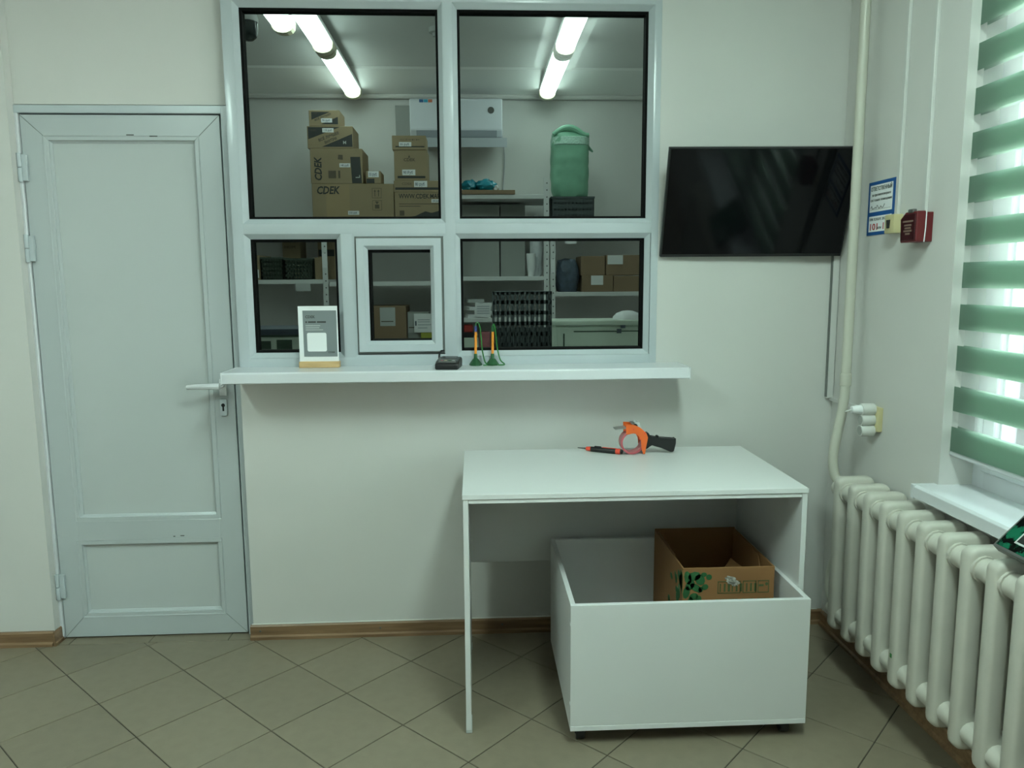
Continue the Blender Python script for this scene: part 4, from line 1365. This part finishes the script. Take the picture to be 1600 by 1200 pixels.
def slotted_crate(name, label, lo, hi, mat, nx, nz, group=None, board_rows=0):
    """plastic crate: four walls of ribs with openings, floor, rim"""
    t = thing(name, label, 'crate', ((lo[0] + hi[0]) / 2, (lo[1] + hi[1]) / 2, lo[2]), group=group)
    q = bmesh.new()
    x0, y0, z0 = lo
    x1, y1, z1 = hi
    th_ = 0.006
    bx((x0, y0, z0), (x1, y1, z0 + th_), bm=q)
    for ya, yb_ in ((y0, y0 + th_), (y1 - th_, y1)):
        for k in range(nz + 1):
            z = z0 + (z1 - z0) * k / nz
            bx((x0, ya, max(z0, z - 0.008)), (x1, yb_, min(z1, z + 0.008)), bm=q)
        for k in range(nx + 1):
            x = x0 + (x1 - x0) * k / nx
            bx((max(x0, x - 0.006), ya, z0), (min(x1, x + 0.006), yb_, z1), bm=q)
    for xa, xb in ((x0, x0 + th_), (x1 - th_, x1)):
        bx((xa, y0, z0), (xb, y1, z1), bm=q)
    obj('crate_body', q, mat, t)
    obj('rim', frame_flat(x0 - 0.004, x1 + 0.004, y0 - 0.004, y1 + 0.004, 0.014, z1 - 0.012, z1 + 0.002), mat, t)
    return t


def frame_flat(x0, x1, y0, y1, wd, z0, z1):
    q = bmesh.new()
    bx((x0, y0, z0), (x1, y0 + wd, z1), bm=q)
    bx((x0, y1 - wd, z0), (x1, y1, z1), bm=q)
    bx((x0, y0 + wd, z0), (x0 + wd, y1 - wd, z1), bm=q)
    bx((x1 - wd, y0 + wd, z0), (x1, y1 - wd, z1), bm=q)
    return q


slotted_crate('plastic_crate', 'dark green plastic crate at the left end of the left shelf', (-1.553, 5.71, 1.4625), (-1.392, 6.0, 1.622), 'crate_green', 8, 5, 'dark green crates on the left shelf')
slotted_crate('plastic_crate', 'dark green plastic crate beside the brown carton at the shelf post', (-1.380, 5.71, 1.4625), (-1.174, 6.0, 1.614), 'crate_green', 9, 5, 'dark green crates on the left shelf')
b = carton('tall_carton', 'brown carton at the far left edge of the left shelf', (-1.70, 5.72, 1.462), (-1.562, 6.05, 1.64), mat='card')
obj('paper_sheet', bx((-1.612, 5.7175, 1.475), (-1.572, 5.7195, 1.535)), 'paper', b)
cr = slotted_crate('plastic_crate', 'dark grey plastic crate under the green bag', (0.580, 5.705, 1.8705), (0.897, 6.02, 2.053), 'crate_grey', 12, 4)
obj('solid_front', bx((0.584, 5.7075, 1.875), (0.893, 5.7105, 2.045)), 'crate_grey', cr)
obj('round_sticker', cyl((0.855, 5.704, 1.898), (0.855, 5.7055, 1.898), 0.010, n=12), 'paper_dim', cr)

# green sack
gb = thing('green_sack', 'tall green fabric sack with folded top and woven band', 'bag', (0.738, 5.86, 2.055))
bm = bmesh.new()
nseg, nz = 28, 22
rings = []
for j in range(nz + 1):
    t = j / nz
    z = 2.0555 + 0.50 * t
    k = 1.0 - 0.10 * (1 - min(1, t * 6)) - 0.05 * max(0, t - 0.75) * 4 - (0.55 * ((t - 0.9) / 0.1) ** 2 if t > 0.9 else 0)
    ring = []
    for i in range(nseg):
        a = 2 * math.pi * i / nseg
        ca, sa = math.cos(a), math.sin(a)
        rx = math.copysign(abs(ca) ** 0.6, ca) * 0.140 * k
        ry = math.copysign(abs(sa) ** 0.6, sa) * 0.115 * k
        nn = 0.010 * noise.noise(Vector((rx * 20, ry * 20, z * 16)))
        lean = -0.004 * math.sin(t * 3)
        ring.append(bm.verts.new((0.736 + rx + nn + lean, 5.86 + ry + nn, z + (0.012 * math.sin(a * 2 + 0.7) if t > 0.85 else 0))))
    rings.append(ring)
for a, b_ in zip(rings, rings[1:]):
    for i in range(nseg):
        bm.faces.new((a[i], a[(i + 1) % nseg], b_[(i + 1) % nseg], b_[i]))
bm.faces.new(rings[0])
bm.faces.new(rings[-1])
obj('sack_body', bm, 'bag_green', gb, smooth=True, sharp=1.4)
bm = bmesh.new()
rings = []
for z, g in ((2.435, 0.0), (2.438, 0.004), (2.490, 0.004), (2.493, 0.0)):
    ring = []
    for i in range(nseg):
        a = 2 * math.pi * i / nseg
        ca, sa = math.cos(a), math.sin(a)
        ring.append(bm.verts.new((0.733 + math.copysign(abs(ca) ** 0.6, ca) * (0.138 + g), 5.86 + math.copysign(abs(sa) ** 0.6, sa) * (0.114 + g), z)))
    rings.append(ring)
for a, b_ in zip(rings, rings[1:]):
    for i in range(nseg):
        bm.faces.new((a[i], a[(i + 1) % nseg], b_[(i + 1) % nseg], b_[i]))
obj('woven_band', bm, 'bag_weave', gb, smooth=True)
bm = bmesh.new()
rings = []
for j in range(8):
    t = j / 7
    a_ = -0.2 + 3.3 * t
    rings.append((0.60 + 0.265 * t, 2.505 + 0.052 * math.sin(math.pi * min(1, t * 1.15 + 0.02))))
obj('folded_collar', tube([(x, 5.775, z) for x, z in smooth_path([Vector((a, b_, 0)) for a, b_ in rings], 3) and [(p.x, p.y) for p in smooth_path([Vector((a, b_, 0)) for a, b_ in rings], 3)]], lambda t: 0.016 + 0.008 * math.sin(math.pi * t), 10), 'bag_green', gb, smooth=True)
obj('strap_tab', prism([(0.866, 2.450), (0.908, 2.398), (0.902, 2.392), (0.866, 2.412)], lambda u, v, d: Vector((u, d, v)), 5.83, 5.845), 'bag_green', gb)

# air conditioner
ac = thing('air_conditioner', 'white split air conditioner indoor unit with a round dark display', 'air conditioner', (-0.117, 6.3, 2.55))
obj('case', prism([(6.302, 2.545), (6.12, 2.55), (6.085, 2.60), (6.08, 2.82), (6.095, 2.834), (6.302, 2.836)], lambda u, v, d: Vector((d, u, v)), -0.473, 0.238, bevel=0.006), 'ac_white', ac)
obj('louvre', prism([(6.118, 2.552), (6.084, 2.596), (6.080, 2.594), (6.113, 2.548)], lambda u, v, d: Vector((d, u, v)), -0.425, 0.195), 'ac_grey', ac)
obj('display_disc', cyl((0.150, 6.0785, 2.744), (0.150, 6.0805, 2.744), 0.0255, n=24), 'scale_grey', ac)
for k, mt in enumerate(('badge_blue', 'badge_cyan', 'badge_orange')):
    obj('badge', bx((-0.398 + k * 0.034, 6.0785, 2.800), (-0.366 + k * 0.034, 6.0805, 2.822)), mt, ac)
dfl = bmesh.new()
prism([(6.16, 2.545), (6.00, 2.520), (5.985, 2.452), (5.980, 2.452), (5.995, 2.524), (6.16, 2.550)], lambda u, v, d: Vector((d, u, v)), -0.423, 0.268, bm=dfl)
obj('air_deflector', dfl, 'ac_grey', ac)
obj('cord', tube(smooth_path([(0.24, 6.24, 2.60), (0.262, 6.28, 2.42), (0.25, 6.29, 2.22), (0.24, 6.29, 2.08)], 5), 0.004, 6), 'ac_grey', ac)
single('backing_board', bx((-0.60, 6.275, 2.30), (-0.476, 6.2995, 2.82), 0.002), 'grey_box', 'pale grey board on the store room wall left of the air conditioner', 'board', base=(-0.52, 6.29, 2.30))

# things on the shelves below the air conditioner
fc = single('flat_cardboard', bx((-0.10, 5.69, 2.0705), (0.312, 6.10, 2.101), 0.002), 'card_shade', 'flat folded cardboard lying on the top shelf under a blue bundle', 'cardboard', base=(0.1, 5.9, 2.0705))
tbn = thing('wrapped_bundle', 'teal blue film-wrapped bundle on the flat cardboard', 'bundle', (0.05, 5.82, 2.1))
for k, (x, sx, sz) in enumerate(((-0.020, 0.056, 0.046), (0.100, 0.075, 0.050))):
    obj('bundle_half', blob((x, 5.80, 2.101 + sz * 0.8), (sx, 0.07, sz), 0.35, 3.0, 3, k + 2), 'teal_film', tbn, smooth=True)
obj('white_end', blob((0.172, 5.79, 2.123), (0.025, 0.04, 0.027), 0.4, 3, 2, 5), 'white_film', tbn, smooth=True)
single('white_plastic_bag', blob((0.486, 5.82, 1.7305), (0.052, 0.07, 0.262), 0.16, 2.4, 4, 8), 'white_film', 'tall crumpled white plastic bag at the right end of the shelf', 'bag', smooth=True).location = (0, 0.05, -0.0454)
hang = single('grey_carton', bx((-0.09, 5.90, 1.4755), (0.20, 6.15, 2.015), 0.002), 'grey_box', 'grey carton on the shelf under the flat cardboard', 'box', base=(0.05, 5.9, 1.4755))
single('grey_carton', bx((0.21, 5.92, 1.4755), (0.40, 6.15, 2.02), 0.002), 'grey_box', 'pale grey carton beside the white cup stack', 'box', base=(0.28, 5.9, 1.4755))
cpb = lathe([(0.022, 0), (0.024, 0.03), (0.026, 0.045), (0.029, 0.05), (0.031, 0.10), (0.034, 0.16), (0.034, 0.168), (0.030, 0.168), (0.0, 0.164)], (0.432, 5.76, 1.4755), 16)
single('paper_cup_stack', cpb, 'paper', 'tall stack of white cups on the middle shelf', 'cups', base=(0.432, 5.76, 1.4755), smooth=True)
ps = thing('paper_stack', 'untidy stacks of printed papers on the lower shelf', 'papers', (0.02, 5.85, 1.168))
random.seed(5)
for k in range(5):
    x = -0.060 + (k % 2) * 0.09 + random.uniform(-0.01, 0.01)
    z = 1.1685 + 0.028 * k
    q = bx((-0.055, -0.10, 0), (0.065, 0.10, 0.026), 0.001)
    bmesh.ops.transform(q, matrix=Matrix.Translation((x + 0.055, 5.82, z)) @ Matrix.Rotation(random.uniform(-0.25, 0.25), 4, 'Z'), verts=q.verts)
    obj('sheaf', q, 'paper' if k < 4 else 'paper_dim', ps)
obj('sheaf', prism([(0.0, 1.18), (0.125, 1.168), (0.125, 1.262), (0.012, 1.286)], lambda u, v, d: Vector((u, d, v)), 5.703, 5.709), 'paper', ps)
for k in range(4):
    obj('print_line', bx((0.022, 5.7020, 1.20 + k * 0.017), (0.115, 5.7032, 1.206 + k * 0.017)), 'ac_grey', ps)
single('red_packet', bx((-0.078, 5.72, 1.061), (-0.010, 5.80, 1.118), 0.006), 'red_pack', 'red packet on a dark packet below the papers', 'packet', base=(-0.044, 5.76, 1.061))
single('patterned_packet', bx((0.040, 5.71, 0.8605), (0.118, 5.85, 1.06), 0.003), ['pink_pack'], 'pink and white checked packet standing on the low shelf', 'packet', base=(0.08, 5.78, 0.8605))
single('dark_packet', bx((-0.083, 5.715, 1.0205), (-0.005, 5.88, 1.0605), 0.003), 'black_plastic', 'flat dark packet under the red packet on the low shelf', 'packet', base=(-0.045, 5.8, 1.0205))
single('grey_carton', bx((-0.088, 5.71, 0.8605), (0.030, 5.95, 1.020), 0.003), 'pale_green', 'grey-green carton under the dark packet on the low shelf', 'box', base=(-0.03, 5.8, 0.8605))

# right shelf
single('blue_wrapped_parcel', blob((0.708, 5.80, 1.4865), (0.085, 0.085, 0.137), 0.20, 2.6, 3, 4, box=0.5), 'blue_film', 'lumpy dark blue film-wrapped parcel on the right shelf', 'parcel', smooth=True).location = (0, 0, -0.0205)
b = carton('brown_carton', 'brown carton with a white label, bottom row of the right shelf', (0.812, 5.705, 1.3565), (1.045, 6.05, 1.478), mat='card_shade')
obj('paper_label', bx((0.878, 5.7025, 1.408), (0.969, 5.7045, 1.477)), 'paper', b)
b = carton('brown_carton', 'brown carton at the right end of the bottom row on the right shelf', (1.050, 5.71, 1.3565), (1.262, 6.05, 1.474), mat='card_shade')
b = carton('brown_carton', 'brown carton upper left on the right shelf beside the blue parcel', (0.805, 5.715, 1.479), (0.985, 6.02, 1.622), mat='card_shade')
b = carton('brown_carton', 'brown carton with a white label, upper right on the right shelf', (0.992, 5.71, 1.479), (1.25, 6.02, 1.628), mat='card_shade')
obj('paper_label', bx((1.002, 5.7075, 1.560), (1.117, 5.7095, 1.627)), 'paper', b)

# staff desk just behind the glass
dk = thing('staff_desk', 'worktop behind the service window holding crate and container', 'desk', (0.0, 3.9, 0))
obj('desk_top', bx((-1.35, 3.62, 0.930), (1.30, 4.45, 0.955), 0.002), 'shelf_white', dk)
for x in (-1.32, -0.05, 1.25):
    obj('desk_panel', bx((x, 3.66, 0.0), (x + 0.02, 4.40, 0.9295), 0.001), 'shelf_white', dk)

# black slotted crate standing on its side
bc = thing('black_crate', 'black slotted plastic crate standing on edge behind the glass', 'crate', (0.247, 3.9, 0.955))
cx0, cx1, cz0, cz1 = 0.096, 0.397, 0.9555, 1.388
q = bmesh.new()
NX, NZ = 12, 8
YC0, YC1 = 3.88, 3.887
for k in range(NZ + 1):
    z = cz0 + (cz1 - cz0) * k / NZ
    hw = 0.010 if k not in (0, NZ) else 0.016
    bx((cx0, YC0, max(cz0, z - hw)), (cx1, YC1, min(cz1, z + hw)), bm=q)
for k in range(NX + 1):
    x = cx0 + (cx1 - cx0) * k / NX
    hw = 0.0055 if k % 2 else 0.009
    bx((max(cx0, x - hw), YC0, cz0), (min(cx1, x + hw), YC1, cz1), bm=q)
obj('slotted_face', q, 'dark_crate', bc)
q = bmesh.new()
bx((cx0, YC1, cz0), (cx0 + 0.006, 4.06, cz1), bm=q)
bx((cx1 - 0.006, YC1, cz0), (cx1, 4.06, cz1), bm=q)
bx((cx0, YC1, cz1 - 0.006), (cx1, 4.06, cz1), bm=q)
bx((cx0, YC1, cz0), (cx1, 4.06, cz0 + 0.006), bm=q)
obj('side_walls', q, 'dark_crate', bc)
obj('lower_panel', bx((cx0 + 0.008, YC0 + 0.012, cz0 + 0.008), (cx1 - 0.008, YC0 + 0.018, 1.205)), 'dark_crate', bc)
for k in range(11):
    x = cx0 + 0.025 + k * 0.0255
    obj('rib', bx((x, YC0 - 0.003, cz0 + 0.02), (x + 0.004, YC0 + 0.001, 1.195)), 'dark_crate', bc)
lettering('190', 0.026, (0.200, YC0 - 0.0036, 1.090), 'paper_dim', bc, width=0.038, bold=0.0008)

# pale green container
pc = thing('plastic_container', 'pale green plastic container with a lid behind the glass at right', 'container', (0.69, 4.3, 0.955))
bm = prism([(0.452, 0.956), (0.930, 0.956), (0.945, 1.195), (0.437, 1.195)], lambda u, v, d: Vector((u, d, v)), 4.19, 4.43, bevel=0.012)
obj('tub', bm, 'pale_green', pc)
obj('lid', bx((0.425, 4.175, 1.195), (0.957, 4.445, 1.222), 0.008, 2), 'pale_green', pc)
obj('handle_slot', bx((0.492, 4.1865, 1.02), (0.500, 4.1905, 1.15)), 'pale_green_dark', pc)
obj('panel_line', bx((0.55, 4.1865, 1.158), (0.93, 4.1905, 1.164)), 'pale_green_dark', pc)
for x, z in ((0.790, 1.150), (0.812, 1.178)):
    obj('latch', bx((x, 4.1855, z), (x + 0.026, 4.1905, z + 0.024)), 'slate', pc)
dm = lathe([(0.085, 0.0), (0.082, 0.014), (0.062, 0.034), (0.030, 0.046), (0.0, 0.049)], (0.872, 4.30, 1.2225), 20)
single('white_bowl', dm, 'paper', 'white upturned bowl on the pale green container', 'bowl', base=(0.872, 4.30, 1.2225), smooth=True)

# label printer / device at left
ap = thing('office_machine', 'pale green office machine with dark panels behind the glass at left', 'machine', (-0.97, 3.95, 0.955))
obj('case', bx((-1.12, 3.80, 0.956), (-0.80, 4.10, 1.175), 0.006, 2), 'pale_green', ap)
obj('cover', bx((-1.13, 3.79, 1.185), (-0.79, 4.11, 1.215), 0.006, 2), 'slate', ap)
obj('band', bx((-1.12, 3.797, 1.176), (-0.80, 4.10, 1.1845)), 'pale_green_dark', ap)
obj('panel', bx((-1.052, 3.7965, 1.115), (-1.003, 3.801, 1.155)), 'pale_green_dark', ap)
obj('panel', bx((-0.974, 3.7965, 1.108), (-0.900, 3.801, 1.160)), 'pale_green_dark', ap)

# ================================================================== LAMPS


def strip_lamp(name, label, x, y0, y1, zt, mat, wd=0.115, h=0.085, group=None, broken=False):
    t = thing(name, label, 'ceiling lamp', (x, (y0 + y1) / 2, zt), group=group)
    obj('housing', bx((x - wd / 2 - 0.008, y0, zt - 0.024), (x + wd / 2 + 0.008, y1, zt - 0.001), 0.004), 'lamp_housing', t)
    prof_ = []
    n = 8
    for k in range(n + 1):
        a = math.pi * k / n
        prof_.append((x - wd / 2 * math.cos(a) if True else 0, zt - 0.025 - (h - 0.025) * math.sin(a) ** 0.6))
    obj('diffuser', prism(prof_, lambda u, v, d: Vector((u, d, v)), y0 + 0.06, y1 - 0.06), mat, t, smooth=True)
    for a, b_ in ((y0, y0 + 0.062), (y1 - 0.062, y1)):
        pc_ = [(x + (u - x) * 1.12, zt - 0.0245 + (v - zt + 0.025) * 1.14) for u, v in prof_]
        obj('end_cap', prism(pc_, lambda u, v, d: Vector((u, d, v)), a, b_), 'ivory', t)
    return t


GL = 'strip lamps on the store room ceiling'
strip_lamp('strip_lamp', 'far strip lamp of the left row on the store room ceiling', -0.905, 5.02, 6.16, SZ - 0.03, 'lamp_back', group=GL)
strip_lamp('strip_lamp', 'near strip lamp of the left row on the store room ceiling', -0.905, 3.80, 5.00, SZ - 0.03, 'lamp_back', group=GL)
strip_lamp('strip_lamp', 'far strip lamp of the right row on the store room ceiling', 0.590, 5.02, 6.16, SZ - 0.03, 'lamp_back', group=GL)
strip_lamp('strip_lamp', 'near strip lamp of the right row on the store room ceiling', 0.590, 3.80, 5.00, SZ - 0.03, 'lamp_back', group=GL)
strip_lamp('strip_lamp', 'strip lamp at the top left corner of the service window view', -1.055, 3.45, 4.62, SZ - 0.03, 'lamp_back', group=GL)
strip_lamp('strip_lamp', 'unseen strip lamp added near the partition to light the store room shelves', -0.15, 3.18, 4.08, SZ - 0.03, 'lamp_back', group=GL)  # added lamp, hidden above the window view, brightens the shelf fronts
GF = 'strip lamps on the customer room ceiling'
for x, y, lb in ((-1.95, 0.45, 'left ceiling lamp of the customer room in front of the door'), (0.60, 0.95, 'right ceiling lamp of the customer room above the table')):
    strip_lamp('strip_lamp', lb, x, y - 0.6, y + 0.6, ZC, 'lamp_front', wd=0.30, h=0.08, group=GF)

# dome camera and smoke detector
dc = thing('dome_camera', 'white and black dome security camera in the store room window corner', 'security camera', (-0.935, 3.42, 2.45))
lathe_pts = [(0.0, -0.075), (0.020, -0.072), (0.036, -0.058), (0.041, -0.035), (0.041, 0.0)]
obj('dome', lathe(lathe_pts, (-0.935, 3.42, 2.525), 20), 'dome_black', dc, smooth=True)
obj('shell', lathe([(0.043, 0.0), (0.044, 0.015), (0.036, 0.045), (0.018, 0.062), (0.0, 0.065)], (-0.935, 3.42, 2.5255), 20), 'cam_white', dc, smooth=True)
obj('arm', tube(smooth_path([(-0.935, 3.42, 2.585), (-0.935, 3.42, 2.63), (-0.938, 3.32, 2.65), (-0.940, 3.14, 2.65)], 5), 0.014, 10), 'cam_white', dc, smooth=True)
obj('antenna', tube([(-0.930, 3.40, 2.590), (-0.835, 3.40, 2.566)], 0.0035, 6), 'slate', dc)
sd = lathe([(0.0, -0.048), (0.020, -0.047), (0.024, -0.030), (0.045, -0.026), (0.047, 0.0)], (-0.205, 4.85, SZ), 18)
single('smoke_detector', sd, 'paper_dim', 'small white smoke detector on the store room ceiling', 'smoke detector', base=(-0.205, 4.85, SZ), smooth=True)
single('ceiling_cable', tube([(-0.205, 4.85, SZ - 0.004), (-0.19, 3.14, SZ - 0.004)], 0.006, 6), 'paper_dim', 'thin white cable along the ceiling to the smoke detector', 'cable')
